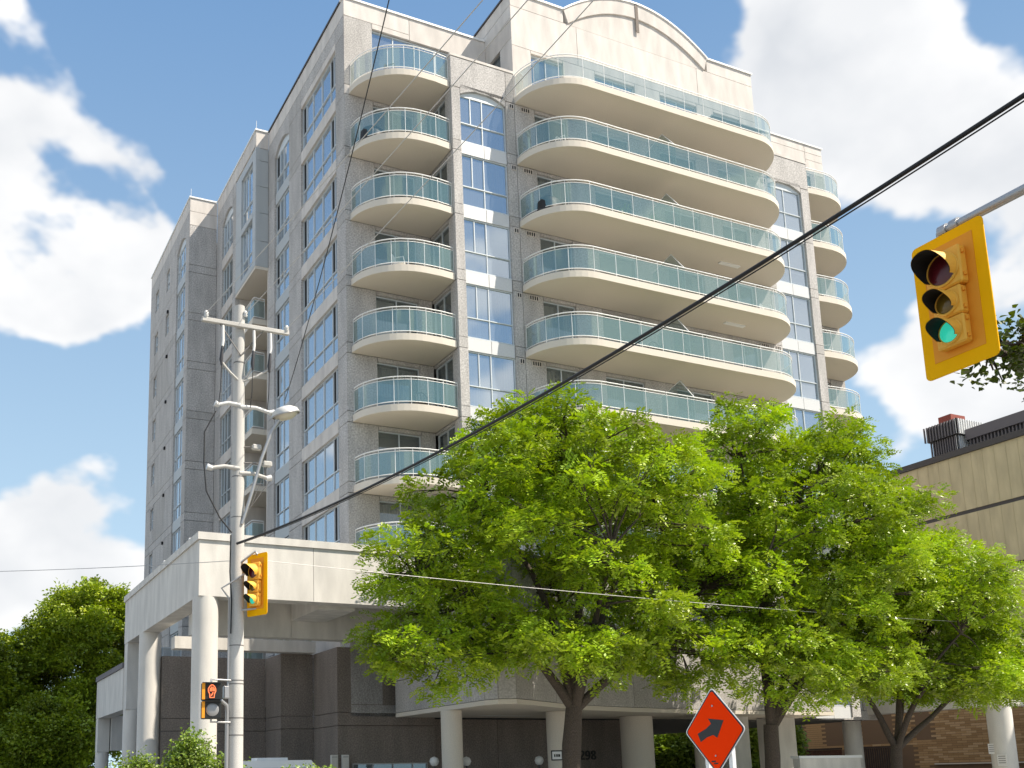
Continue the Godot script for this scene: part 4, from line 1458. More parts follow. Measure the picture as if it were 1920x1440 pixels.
	for q in [["sunlit green bush seen through the passage left of the middle trunk", Vector3(30.0, 0, -17.5), Vector3(2.4, 2.2, 2.0), 2.3, 60, 96], ["tall green bush seen through the passage right of the middle trunk", Vector3(30.5, 0, -11.0), Vector3(1.6, 2.4, 1.8), 2.5, 50, 97]]:
		t = thing("shrub", q[0], "shrub", q[1], "bushes beyond the passage")
		broad_tree(t, q[5], q[1], q[1] + Vector3(0, 0.5, 0), 0.08, [[q[1] + Vector3(0, q[3], 0), q[2], q[4]]], {"meshes": sp, "leaf": "shrub_leaf", "per": 40, "gap": 0.5, "cmin": 0.5, "cmax": 0.8, "hollow": 0.2, "rise": 0.4, "flat": 0.9})
	t = thing("hedge", "bright green clipped hedge in front of the parked van", "hedge", Vector3(-5.6, 0, 10.6))
	broad_tree(t, 95, Vector3(-5.6, 0, 10.6), Vector3(-5.6, 0.4, 10.6), 0.05, [[Vector3(-5.5, 1.02, 10.6), Vector3(0.95, 0.72, 0.4), 70]], ho)
# ---------------------------------------------------------------- street furniture
func wire(called: String, label: String, a: Vector3, b: Vector3, sag: float, r: float, m: String, group := "", cat := "wire") -> MeshInstance3D:
	var pts := []
	for i in 41:
		var t := i / 40.0
		pts.append(a.lerp(b, t) - Vector3.UP * sag * 4.0 * t * (1.0 - t))
	var s := Shape.new()
	s.tube(pts, r, 6)
	var o := put(called, s, M[m])
	tag(o, label, cat, group)
	return o

# three lights on a yellow back board; face towards `w`, u to the right of the face
func signal_head(t: Node3D, c: Vector3, u: Vector3, w: Vector3, width: float, height: float, big: float) -> void:
	var k := height / 1.34
	var bs := Basis(u, Vector3.UP, w)
	var s := Shape.new()
	var p := PackedVector2Array()
	for q in [[1, 1], [-1, 1], [-1, -1], [1, -1]]:
		for i in 5:
			var a: float = atan2(q[1], q[0]) - PI / 4 + PI / 8.0 * i
			p.append(Vector2((width * 0.5 - 0.05 * k) * q[0] + 0.05 * k * cos(a), (height * 0.5 - 0.05 * k) * q[1] + 0.05 * k * sin(a)))
	s.slabpoly(c, u, w, p, -0.012, 0.0)
	put("tape_border", s, M.signal_tape, t)
	s = Shape.new()
	s.obox(c, u, w, -width * 0.5 + 0.11 * k, width * 0.5 - 0.11 * k, -height * 0.5 + 0.14 * k, height * 0.5 - 0.10 * k, 0.001, 0.004)
	put("back_board", s, M.signal_yellow, t)
	var lens := ["red_lens", "amber_lens", "green_lens"]
	var heights := [0.37, 0.27, 0.27]
	var radii := [0.145, 0.10, 0.10]
	var y := 0.46
	for i in 3:
		var h: float = heights[i]
		var cy: float = (y - h * 0.5) * k
		y -= h + 0.008
		var wd: float = (0.36 if i == 0 else 0.29) * k
		s = Shape.new()
		s.cbox(Transform3D(bs, c + Vector3.UP * cy + w * 0.055 * k), Vector3(wd, h * k, 0.10 * k), 0.015 * k)
		var hs := put("signal_section", s, M.signal_housing, t)
		var face := c + Vector3.UP * cy + w * 0.106 * k
		var rad: float = radii[i] * k
		# door ring
		var turn := Transform3D(Basis(u, w, -Vector3.UP), face)
		s = Shape.new()
		s.lathe(turn, [Vector2(rad + 0.02 * k, -0.002), Vector2(rad + 0.02 * k, 0.014 * k), Vector2(rad, 0.018 * k), Vector2(rad, -0.002)], 28)
		put("door_ring", s, M.signal_housing, hs)
		s = Shape.new()
		s.lathe(turn, [Vector2(rad, 0.004 * k), Vector2(rad * 0.7, 0.018 * k), Vector2(rad * 0.35, 0.027 * k), Vector2(0.0005, 0.03 * k)], 28)
		put("lens", s, M[lens[i]], hs)
		# cut-away visor: long at the top, short at the sides, open below
		s = Shape.new()
		var inside := Shape.new()
		var n := 26
		var reach: float = (0.27 if i == 0 else 0.22) * k
		for pass_ in 2:
			var q := s if pass_ == 0 else inside
			var rr := rad + (0.012 * k if pass_ == 0 else 0.006 * k)
			for j in n:
				var aa := -0.62 + (PI + 1.24) * j / n
				var ab := -0.62 + (PI + 1.24) * (j + 1) / n
				var pa := face + (u * cos(aa) + Vector3.UP * sin(aa)) * rr
				var pb := face + (u * cos(ab) + Vector3.UP * sin(ab)) * rr
				var la := reach * (0.32 + 0.68 * smoothstep(-0.62, 0.9, sin(aa)))
				var lb := reach * (0.32 + 0.68 * smoothstep(-0.62, 0.9, sin(ab)))
				var drop := Vector3.DOWN * 0.10
				if pass_ == 0: q.quad(pa, pb, pb + w * lb + drop * lb, pa + w * la + drop * la)
				else: q.quad(pb, pa, pa + w * la + drop * la, pb + w * lb + drop * lb)
		put("visor", s, M.signal_housing, hs)
		put("visor_lining", inside, M.visor_inside, hs)
		for e in [0.3, -0.3]:
			s = Shape.new()
			var at: Vector3 = c + Vector3.UP * (cy + e * h * k) + u * (wd * 0.5 + 0.012 * k) + w * 0.07 * k
			s.tube([at - Vector3.UP * 0.018 * k, at + Vector3.UP * 0.018 * k], 0.014 * k, 8)
			put("hinge", s, M.signal_yellow, hs)

func build_pole() -> void:
	var px := -8.28
	var pz := 13.89
	var p := thing("utility_pole", "tall pale concrete utility pole with crossarm, brackets and cut-outs", "utility pole", Vector3(px, 0, pz))
	var at := func(x: float, y: float, z := 0.0) -> Vector3: return Vector3(px + x, y, pz + z)
	var s := Shape.new()
	s.tube([at.call(0, 0), at.call(0, 6), at.call(0, 11.95)], [0.162, 0.146, 0.112], 20)
	put("shaft", s, M.pole_concrete, p)
	# bands of strapping
	for y in [2.5, 2.85, 3.55, 3.62, 4.35, 5.2, 7.1, 8.0, 9.6, 10.6]:
		s = Shape.new()
		var r := lerpf(0.168, 0.122, y / 11.95)
		s.tube([at.call(0, y), at.call(0, y + 0.025)], r, 20)
		put("band", s, M.wire_metal, p)
	s = Shape.new()
	s.cbox(Transform3D(Basis(), at.call(0.10, 11.43, 0.17)), Vector3(1.98, 0.095, 0.09), 0.01)
	put("crossarm", s, M.pole_concrete, p)
	for e in [-0.5, 0.5]:
		s = Shape.new()
		s.tube([at.call(e, 11.4, 0.17), at.call(0, 10.75, 0.13)], 0.014, 5)
		put("arm_brace", s, M.wire_metal, p)
	# dead-end insulators on the arm tips and pole top
	for q in [Vector3(-0.80, 11.55, 0.2), Vector3(1.03, 11.52, 0.2), Vector3(0.10, 11.75, 0.1)]:
		s = Shape.new()
		var b: Vector3 = at.call(q.x, q.y, q.z)
		s.lathe(Transform3D(Basis(), b), [Vector2(0.02, -0.08), Vector2(0.055, -0.03), Vector2(0.03, 0.0), Vector2(0.055, 0.03), Vector2(0.02, 0.08)], 10)
		put("insulator", s, M.porcelain, p)
	# hanging fuse cut-outs
	for q in [[-0.42, 11.35], [0.28, 11.35], [0.66, 11.35]]:
		s = Shape.new()
		s.tube([at.call(q[0], 11.36, 0.17), at.call(q[0], 11.0, 0.2), at.call(q[0] - 0.02, 10.85, 0.22)], [0.035, 0.035, 0.03], 8)
		var f := put("fuse_cutout", s, M.porcelain, p)
		s = Shape.new()
		s.tube([at.call(q[0] - 0.02, 10.86, 0.22), at.call(q[0] - 0.05, 10.55, 0.24), at.call(q[0] - 0.03, 10.42, 0.2)], [0.03, 0.045, 0.02], 6)
		put("fuse_holder", s, M.dark_metal, f)
		s = Shape.new()
		s.tube([at.call(q[0] - 0.03, 10.5, 0.2), at.call(q[0] * 0.55, 10.32, 0.12), at.call(0, 10.15, 0.08)], 0.028, 6)
		put("bracket", s, M.pole_concrete, f)
		s = Shape.new()
		s.tube([at.call(q[0] - 0.03, 10.45, 0.2), at.call(q[0] - 0.05, 9.9, 0.22), at.call(q[0] - 0.08, 9.55, 0.2)], 0.010, 5)
		put("lead", s, M.black_rubber, f)
	# white post-insulator brackets
	for q in [[-0.52, 9.55, 0.06], [0.72, 9.52, 0.05], [-0.66, 8.12, 0.05], [0.66, 8.02, 0.05]]:
		s = Shape.new()
		s.tube([at.call(0, q[1] + 0.06, 0.1), at.call(q[0] * 0.5, q[1] + 0.08, 0.1), at.call(q[0], q[1], 0.1)], [0.05, 0.042, 0.04], 10)
		var br := put("post_insulator", s, M.porcelain if q[1] > 9 else M.pole_concrete, p)
		s = Shape.new()
		s.tube([at.call(q[0] * 1.08, q[1] + 0.03, 0.1), at.call(q[0] * 0.9, q[1], 0.1)], [0.07, 0.055], 10)
		put("insulator_cap", s, M.porcelain, br)
	# cable drops along the pole
	for q in [[[-0.54, 9.4], [-0.78, 8.9], [-0.78, 8.2], [-0.72, 7.6], [-0.42, 7.05], [-0.16, 6.75]], [[-0.18, 6.7], [-0.19, 5.9], [-0.15, 5.3], [-0.16, 4.6]]]:
		s = Shape.new()
		var pts := []
		for e in q: pts.append(at.call(e[0], e[1], 0.12))
		s.tube(pts, 0.016, 6)
		put("cable_drop", s, M.black_rubber, p)
	s = Shape.new()
	s.tube([at.call(-0.21, 0.0, 0.06), at.call(-0.20, 3.0, 0.06), at.call(-0.22, 3.12, 0.08), at.call(-0.34, 3.22, 0.1)], 0.04, 10)
	put("conduit", s, M.galvanised, p)
	s = Shape.new()
	s.tube([at.call(-0.19, 3.5, 0.06), at.call(-0.19, 5.35, 0.06), at.call(-0.36, 5.55, 0.1), at.call(-0.1, 5.72, 0.18), at.call(0.1, 5.86, 0.2)], 0.02, 8)
	put("conduit", s, M.galvanised, p)
	s = Shape.new()
	s.cbox(Transform3D(Basis(), at.call(-0.24, 3.38, 0.1)), Vector3(0.12, 0.26, 0.12), 0.02)
	put("junction_box", s, M.galvanised, p)
	for q in [[0.38, 8.7], [0.62, 8.35]]:
		s = Shape.new()
		s.cbox(Transform3D(Basis(), at.call(q[0], q[1], 0.1)), Vector3(0.2, 0.12, 0.12), 0.02)
		var cl := put("cable_clamp", s, M.pole_concrete, p)
		s = Shape.new()
		s.tube([at.call(q[0] - 0.1, q[1], 0.1), at.call(0.08, q[1] - 0.02, 0.08)], 0.014, 5)
		put("clamp_arm", s, M.wire_metal, cl)
	for q in [[0.2, 7.1, 0.62, 8.3], [0.2, 7.2, 0.7, 8.0]]:
		s = Shape.new()
		s.tube([at.call(q[0] - 0.05, q[1], 0.1), at.call(q[2], q[3], 0.1)], 0.007, 4)
		put("guy_wire", s, M.wire_metal, p)
	# street lamp
	var l := thing("street_lamp", "grey cobra-head street lamp on a slanting arm from the utility pole", "street lamp", Vector3(px, 7.0, pz))
	s = Shape.new()
	s.tube([at.call(0.05, 6.95, 0.14), at.call(0.22, 7.55, 0.2), at.call(0.44, 8.4, 0.26), at.call(0.66, 9.05, 0.3), at.call(0.80, 9.30, 0.34)], 0.036, 10)
	put("arm", s, M.galvanised, l)
	var hb := Basis(Vector3(0.93, 0.26, 0.26).normalized(), Vector3(-0.28, 0.96, 0.0).normalized(), Vector3.BACK).orthonormalized()
	var hc: Vector3 = at.call(0.96, 9.46, 0.34)
	s = Shape.new()
	s.lathe(Transform3D(hb.scaled_local(Vector3(1.35, 0.95, 0.95)), hc), [Vector2(0.225, -0.03), Vector2(0.235, 0.0), Vector2(0.21, 0.09), Vector2(0.13, 0.16), Vector2(0.001, 0.185)], 26)
	put("lamp_head", s, M.porcelain, l)
	s = Shape.new()
	s.lathe(Transform3D(hb.scaled_local(Vector3(1.30, 1.05, 0.92)), hc), [Vector2(0.001, -0.13), Vector2(0.10, -0.115), Vector2(0.17, -0.075), Vector2(0.21, -0.02), Vector2(0.215, 0.0)], 26)
	put("lamp_bowl", s, M.lamp_glass, l)
	s = Shape.new()
	s.lathe(Transform3D(hb.scaled_local(Vector3(1.38, 1.0, 0.97)), hc), [Vector2(0.22, -0.035), Vector2(0.236, -0.03), Vector2(0.236, -0.005), Vector2(0.22, 0.0)], 26)
	put("rim", s, M.galvanised, l)
	# traffic signal on the pole, facing left
	var sg := thing("traffic_signal", "smaller yellow traffic signal with green light hung on the utility pole", "traffic signal", Vector3(px, 5, pz), "traffic signals")
	var u := Vector3(0.42, 0, 0.91).normalized()
	var w := Vector3(-0.91, 0, 0.42).normalized()
	var sc: Vector3 = at.call(0.34, 5.63, 0.32)
	signal_head(sg, sc, u, w, 0.62, 1.32, 0.0)
	s = Shape.new()
	s.tube([at.call(0.02, 6.1, 0.1), at.call(0.30, 6.34, 0.3), sc + Vector3(0, 0.62, 0) - w * 0.03], 0.028, 8)
	put("hanger", s, M.galvanised, sg)
	s = Shape.new()
	s.tube([at.call(0.02, 5.1, 0.1), sc - Vector3(0, 0.5, 0) - w * 0.03], 0.022, 8)
	put("hanger", s, M.galvanised, sg)
	# pedestrian signal
	var ps := thing("pedestrian_signal", "black pedestrian signal with glowing orange hand on the pole's left side", "pedestrian signal", Vector3(px, 3, pz))
	var c: Vector3 = at.call(-0.58, 3.19, 0.22)
	var pu := Vector3(0.985, 0, 0.17).normalized()
	var pw := Vector3(-0.17, 0, 0.985).normalized()
	for i in 2:
		var cc := c + Vector3.UP * (0.19 - 0.37 * i)
		s = Shape.new()
		s.cbox(Transform3D(Basis(pu, Vector3.UP, pw), cc), Vector3(0.40, 0.36, 0.2), 0.02)
		var box := put("signal_box", s, M.signal_housing if i == 9 else M.sign_black, ps)
		s = Shape.new()
		s.obox(cc, pu, pw, -0.195, -0.135, -0.165, 0.165, 0.101, 0.15)
		put("side_hood", s, M.signal_yellow, box)
		s = Shape.new()
		s.obox(cc, pu, pw, -0.19, 0.19, 0.165, 0.178, 0.101, 0.2)
		put("hood", s, M.sign_black, box)
		if i == 0:
			# raised hand: ring-shaped outline of palm and fingers
			var hand := Shape.new()
			var outline := []
			for q in [[-0.045, -0.125], [-0.05, -0.05], [-0.075, 0.0], [-0.078, 0.05], [-0.05, 0.10], [-0.02, 0.128], [0.012, 0.13], [0.045, 0.10], [0.07, 0.05], [0.07, 0.0], [0.045, -0.05], [0.04, -0.125], [-0.045, -0.125]]:
				outline.append(cc + pu * (q[0] + 0.01) + Vector3.UP * q[1] + pw * 0.106)
			hand.tube(outline, 0.011, 5)
			put("hand_symbol", hand, M.hand_lit, box)
			hand = Shape.new()
			for q in [[-0.04, 0.0, -0.035, 0.07], [-0.012, 0.0, -0.01, 0.095], [0.018, 0.0, 0.018, 0.09], [0.045, 0.0, 0.042, 0.06], [-0.02, -0.09, 0.02, -0.02]]:
				hand.tube([cc + pu * (q[0] + 0.01) + Vector3.UP * q[1] + pw * 0.104, cc + pu * (q[2] + 0.01) + Vector3.UP * q[3] + pw * 0.104], 0.012, 5)
			put("hand_symbol", hand, M.hand_lit, box)
		else:
			var gl := Shape.new()
			gl.lathe(Transform3D(Basis(pu, pw, -Vector3.UP), cc + pu * 0.02 + pw * 0.101), [Vector2(0.13, 0.0), Vector2(0.11, 0.015), Vector2(0.06, 0.022), Vector2(0.001, 0.024)], 20)
			put("dark_lens", gl, M.grey_metal, box)
	for y in [3.63, 2.77]:
		s = Shape.new()
		s.tube([at.call(-0.14, y, 0.08), c * Vector3(1, 0, 1) + Vector3(0, y, 0), c * Vector3(1, 0, 1) + Vector3(0, 3.19 + (0.38 if y > 3 else -0.36), 0)], 0.022, 8)
		put("bracket", s, M.galvanised, ps)

func build_big_signal() -> void:
	var m := thing("signal_mast", "grey signal mast arm reaching in from the upper right", "mast arm", Vector3(-5.9, 0, 33.4))
	var s := Shape.new()
	s.tube([Vector3(-5.9, 0, 33.4), Vector3(-5.9, 6.2, 33.4)], [0.13, 0.10], 16)
	put("mast", s, M.galvanised, m)
	s = Shape.new()
	s.tube([Vector3(-5.85, 6.1, 33.4), Vector3(-5.75, 6.55, 31.5), Vector3(-5.72, 6.60, 28.72)], [0.06, 0.05, 0.042], 14)
	put("arm", s, M.galvanised, m)
	var t := thing("traffic_signal", "large yellow traffic signal with lit green lens hanging from the mast arm", "traffic signal", Vector3(-5.77, 5.2, 28.78), "traffic signals")
	var c := Vector3(-5.77, 5.875, 28.78)
	signal_head(t, c, Vector3.BACK, Vector3.LEFT, 0.735, 1.345, 0.0)
	for z in [28.74, 28.86]:
		s = Shape.new()
		s.tube([Vector3(-5.72, 6.60, z - 0.04), Vector3(-5.72, 6.60, z + 0.04)], 0.06, 14)
		put("clamp", s, M.galvanised, t)
	s = Shape.new()
	s.tube([Vector3(-5.72, 6.60, 28.70), Vector3(-5.72, 6.45, 28.70), Vector3(-5.73, 6.1, 28.72)], 0.04, 10)
	put("hanger", s, M.galvanised, t)

func build_wires() -> void:
	var g := "power lines from the crossarm"
	wire("power_line", "thin overhead power line from the crossarm's left tip to the picture's top", Vector3(-9.10, 11.55, 14.1), Vector3(-8.05, 11.1, 29.6), 0.10, 0.008, "aluminium", g)
	wire("power_line", "thin overhead power line from the pole's head, between the other two", Vector3(-8.18, 11.75, 14.0), Vector3(-7.55, 11.3, 29.0), 0.10, 0.008, "aluminium", g)
	wire("power_line", "thin overhead power line from the crossarm's right tip, rightmost of three", Vector3(-7.25, 11.52, 14.1), Vector3(-6.75, 11.5, 29.0), 0.10, 0.008, "aluminium", g)
	wire("service_wire", "dark thin wire running steeply up from the street lamp", Vector3(-7.35, 9.75, 14.25), Vector3(-9.9, 11.5, 26.5), 0.35, 0.008, "black_rubber")
	var a := Vector3(-8.34, 6.52, 14.05)
	var b := Vector3(-6.55, 6.93, 31.6)
	wire("overhead_cable", "thick black cable crossing the picture from pole to upper right", a, b, 0.42, 0.021, "black_rubber", "", "cable")
	wire("lashing_wire", "thin wire lashed just below the thick black cable", a - Vector3(0, 0.03, 0), b - Vector3(0, 0.045, 0), 0.425, 0.007, "black_rubber", "", "cable")
	wire("span_wire", "pale thin wire from the pole to the left edge", Vector3(-8.4, 6.17, 13.9), Vector3(-14.6, 6.6, 8.0), 0.05, 0.007, "galvanised", "span wires at signal height")
	wire("span_wire", "pale thin wire from the small signal right into the trees", Vector3(-7.75, 6.2, 14.0), Vector3(21.0, 6.5, 11.0), 0.15, 0.007, "aluminium", "span wires at signal height")

func build_signs() -> void:
	# orange diamond
	var c := Vector3(-5.45, 2.105, 24.83)
	var t := thing("warning_sign", "orange diamond road works sign with black bent arrow", "sign", Vector3(-5.45, 0, 24.83))
	var u := Vector3.BACK
	var w := Vector3.LEFT
	var dia := func(r: float, cr: float) -> PackedVector2Array:
		var p := PackedVector2Array()
		for k in 4:
			var a0 := PI / 2.0 * k
			var cc := Vector2(cos(a0), sin(a0)) * (r - cr * 1.41421)
			for i in 5:
				var a := a0 - PI / 4.0 + PI / 8.0 * i
				p.append(cc + Vector2(cos(a), sin(a)) * cr)
		return p
	var s := Shape.new()
	s.slabpoly(c, u, w, dia.call(0.53, 0.05), -0.004, 0.0)
	put("sign_plate", s, M.sign_white, t)
	s = Shape.new()
	s.slabpoly(c, u, w, dia.call(0.512, 0.045), 0.0005, 0.002)
	put("dark_border", s, M.sign_black, t)
	s = Shape.new()
	s.slabpoly(c, u, w, dia.call(0.488, 0.04), 0.0025, 0.004)
	put("orange_face", s, M.orange_sign, t)
	s = Shape.new()
	s.slabpoly(c, u, w, PackedVector2Array([Vector2(-0.296, -0.025), Vector2(-0.25, -0.128), Vector2(-0.13, -0.074), Vector2(-0.023, -0.05), Vector2(0.046, -0.087), Vector2(0.175, 0.118), Vector2(-0.093, 0.152), Vector2(-0.046, 0.087), Vector2(-0.139, 0.031)]), 0.0045, 0.006)
	put("arrow", s, M.sign_black, t)
	for q in [[-0.085, -0.375], [-0.045, -0.40]]:
		s = Shape.new()
		s.obox(c, u, w, q[0], q[0] + 0.075, q[1], q[1] + 0.018, 0.0045, 0.0055)
		put("small_print", s, M.dark_wood, t)
	for y in [-0.3, 0.3]:
		s = Shape.new()
		s.tube([c + Vector3.UP * y + w * 0.004, c + Vector3.UP * y + w * 0.012], 0.012, 8)
		put("bolt", s, M.galvanised, t)
	for z in [-0.19, 0.22]:
		s = Shape.new()
		s.box(Vector3(-5.43, 0.0, 24.83 + z - 0.03), Vector3(-5.38, 2.3, 24.83 + z + 0.03))
		put("post", s, M.sign_white, t)
	for x in [-0.35, 0.35]:
		s = Shape.new()
		s.box(Vector3(-5.41 + x - 0.3, 0.0, 24.55), Vector3(-5.41 + x + 0.3, 0.05, 25.15))
		put("foot", s, M.black_rubber, t)
	# plaque on the entrance column
	t = thing("plaque", "small white plaque with black frame on the entrance column", "sign", Vector3(5.55, 2.2, 4.75))
	var pu := Vector3(0.72, 0, 0.69).normalized()
	var pw := Vector3(-0.69, 0, 0.72).normalized()
	var pc := Vector3(5.575, 2.2, 4.80)
	s = Shape.new()
	s.obox(pc, pu, pw, -0.2, 0.2, -0.17, 0.17, -0.02, 0.0)
	put("frame", s, M.sign_black, t)
	s = Shape.new()
	s.obox(pc, pu, pw, -0.16, 0.16, -0.13, 0.13, 0.001, 0.004)
	put("face", s, M.sign_white, t)
	for q in [[-0.1, -0.05], [-0.03, 0.03], [0.04, 0.11]]:
		s = Shape.new()
		s.obox(pc, pu, pw, q[0], q[1], -0.05, 0.04, 0.0045, 0.006)
		put("mark", s, M.sign_black, t)
	# notices on the right column
	for q in [["small white notice high on the right canopy's near column", Vector3(26.16, 2.25, 5.92), 0.30, 0.42], ["larger white printed notice low on the right canopy's near column", Vector3(26.12, 1.78, 6.35), 0.42, 0.46]]:
		t = thing("notice", q[0], "sign", q[1], "notices on the column")
		s = Shape.new()
		s.obox(q[1], u, w, -q[2] * 0.5, q[2] * 0.5, -q[3] * 0.5, q[3] * 0.5, 0.0, 0.012)
		put("board", s, M.sign_white, t)
		for i in 4:
			s = Shape.new()
			s.obox(q[1], u, w, -q[2] * 0.38, q[2] * 0.36, q[3] * (0.30 - i * 0.19), q[3] * (0.38 - i * 0.19), 0.0125, 0.0135)
			put("printed_line", s, M.grey_metal, t)
	# globe lamps at the entrance
	for q in [["globe lamp left of the first entrance column", Vector3(1.25, 2.06, 4.1)], ["globe lamp right of the first entrance column", Vector3(2.45, 2.05, 4.1)], ["globe lamp left of the plaque column", Vector3(5.3, 2.05, 4.1)]]:
		t = thing("globe_lamp", q[0], "lamp", q[1] * Vector3(1, 0, 1), "entrance globe lamps")
		s = Shape.new()
		s.tube([q[1] * Vector3(1, 0, 1), q[1] - Vector3(0, 0.14, 0)], 0.035, 8)
		put("post", s, M.dark_metal, t)
		s = Shape.new()
		s.lathe(Transform3D(Basis(), q[1]), [Vector2(0.06, -0.15), Vector2(0.12, -0.11), Vector2(0.16, 0.0), Vector2(0.12, 0.11), Vector2(0.001, 0.16)], 18)
		put("globe", s, M.porcelain, t)
	# white cabinets on the dark wall
	for q in [["left one of two pale meter boxes on the dark wall", -0.70], ["right one of two pale meter boxes on the dark wall", -0.28]]:
		t = thing("meter_box", q[0], "box", Vector3(q[1], 1.9, 0.02), "pale boxes on the dark wall")
		s = Shape.new()
		s.cbox(Transform3D(Basis(), Vector3(q[1] + (0.0 if q[1] > -0.5 else 0.0), 2.14, 0.1)), Vector3(0.26, 0.5, 0.12), 0.012)
		put("case", s, M.canopy_stucco, t)
		s = Shape.new()
		s.box(Vector3(q[1] - 0.1, 2.30, 0.161), Vector3(q[1] + 0.1, 2.33, 0.166))
		put("label_strip", s, M.grey_metal, t)
	# garden wall at the right
	t = thing("garden_wall", "low white rendered wall beside the middle tree", "wall", Vector3(14, 0, 8))
	s = Shape.new()
	s.box(Vector3(13.3, 0, 7.7), Vector3(16.2, 1.94, 8.0))
	put("wall", s, M.canopy_stucco, t)
	s = Shape.new()
	s.box(Vector3(13.25, 1.945, 7.65), Vector3(16.25, 2.03, 8.05))
	put("cap", s, M.white_metal, t)
	# van
	t = thing("parked_van", "white-roofed parked van behind the hedge", "van", Vector3(-3.4, 0, 3.2))
	var body := PackedVector2Array([Vector2(-2.3, 0.35), Vector2(2.2, 0.35), Vector2(2.3, 0.75), Vector2(2.2, 1.05), Vector2(1.25, 1.2), Vector2(-2.2, 1.2), Vector2(-2.32, 0.8)])
	var vo := Vector3(-3.4, 0.0, 3.2)
	s = Shape.new()
	s.slabpoly(vo, Vector3.RIGHT, Vector3.BACK, body, -0.9, 0.9)
	put("body", s, M.dark_metal, t)
	s = Shape.new()
	s.slabpoly(vo, Vector3.RIGHT, Vector3.BACK, PackedVector2Array([Vector2(-2.2, 1.21), Vector2(1.2, 1.21), Vector2(0.55, 1.92), Vector2(-1.95, 1.92)]), -0.82, 0.82)
	put("cabin_glass", s, M.window_glass, t)
	s = Shape.new()
	s.slabpoly(vo, Vector3.RIGHT, Vector3.BACK, PackedVector2Array([Vector2(-2.0, 1.93), Vector2(0.6, 1.93), Vector2(0.4, 2.16), Vector2(-1.7, 2.16)]), -0.8, 0.8)
	put("roof", s, M.van_white, t)
	s = Shape.new()
	s.box(vo + Vector3(-1.2, 2.17, -0.3), vo + Vector3(-0.2, 2.25, 0.3))
	put("roof_rack", s, M.van_white, t)
	for x in [-1.5, 1.45]:
		for z in [-0.85, 0.85]:
			s = Shape.new()
			s.tube([vo + Vector3(x, 0.34, z - 0.1), vo + Vector3(x, 0.34, z + 0.1)], 0.34, 20)
			var wh := put("wheel", s, M.black_rubber, t)
			s = Shape.new()
			s.tube([vo + Vector3(x, 0.34, z - 0.105), vo + Vector3(x, 0.34, z + 0.105)], 0.2, 14)
			put("rim", s, M.galvanised, wh)

# ---------------------------------------------------------------- things on the balconies
func patio_chair(label: String, at: Vector3, turn: float, m: String) -> void:
	var t := thing("patio_chair", label, "chair", at, "chairs on the balconies")
	t.rotation.y = turn
	var add := func(called: String, s: Shape) -> void:
		var o := MeshInstance3D.new()
		o.mesh = s.mesh()
		o.material_override = M[m]
		o.name = called
		t.add_child(o, true)
	var s := Shape.new()
	s.cbox(Transform3D(Basis(), Vector3(0, 0.42, 0)), Vector3(0.5, 0.04, 0.48), 0.01)
	add.call("seat", s)
	s = Shape.new()
	var arch := []
	for i in 13:
		var a := PI * i / 12.0
		arch.append(Vector3(cos(a) * 0.26, 0.45 + sin(a) * 0.5, -0.24 - 0.08 * sin(a)))
	s.tube(arch, 0.022, 6)
	for x in [-0.12, 0.0, 0.12]:
		s.tube([Vector3(x, 0.44, -0.24), Vector3(x, 0.9, -0.31)], 0.014, 5)
	add.call("backrest", s)
	for x in [-0.24, 0.24]:
		for z in [-0.22, 0.22]:
			s = Shape.new()
			s.tube([Vector3(x, 0.42, z), Vector3(x * 1.12, 0, z * 1.12)], 0.018, 6)
			add.call("leg", s)
		s = Shape.new()
		s.tube([Vector3(x, 0.42, 0.24), Vector3(x * 1.08, 0.66, 0.2), Vector3(x * 1.08, 0.68, -0.2)], 0.018, 6)
		add.call("armrest", s)

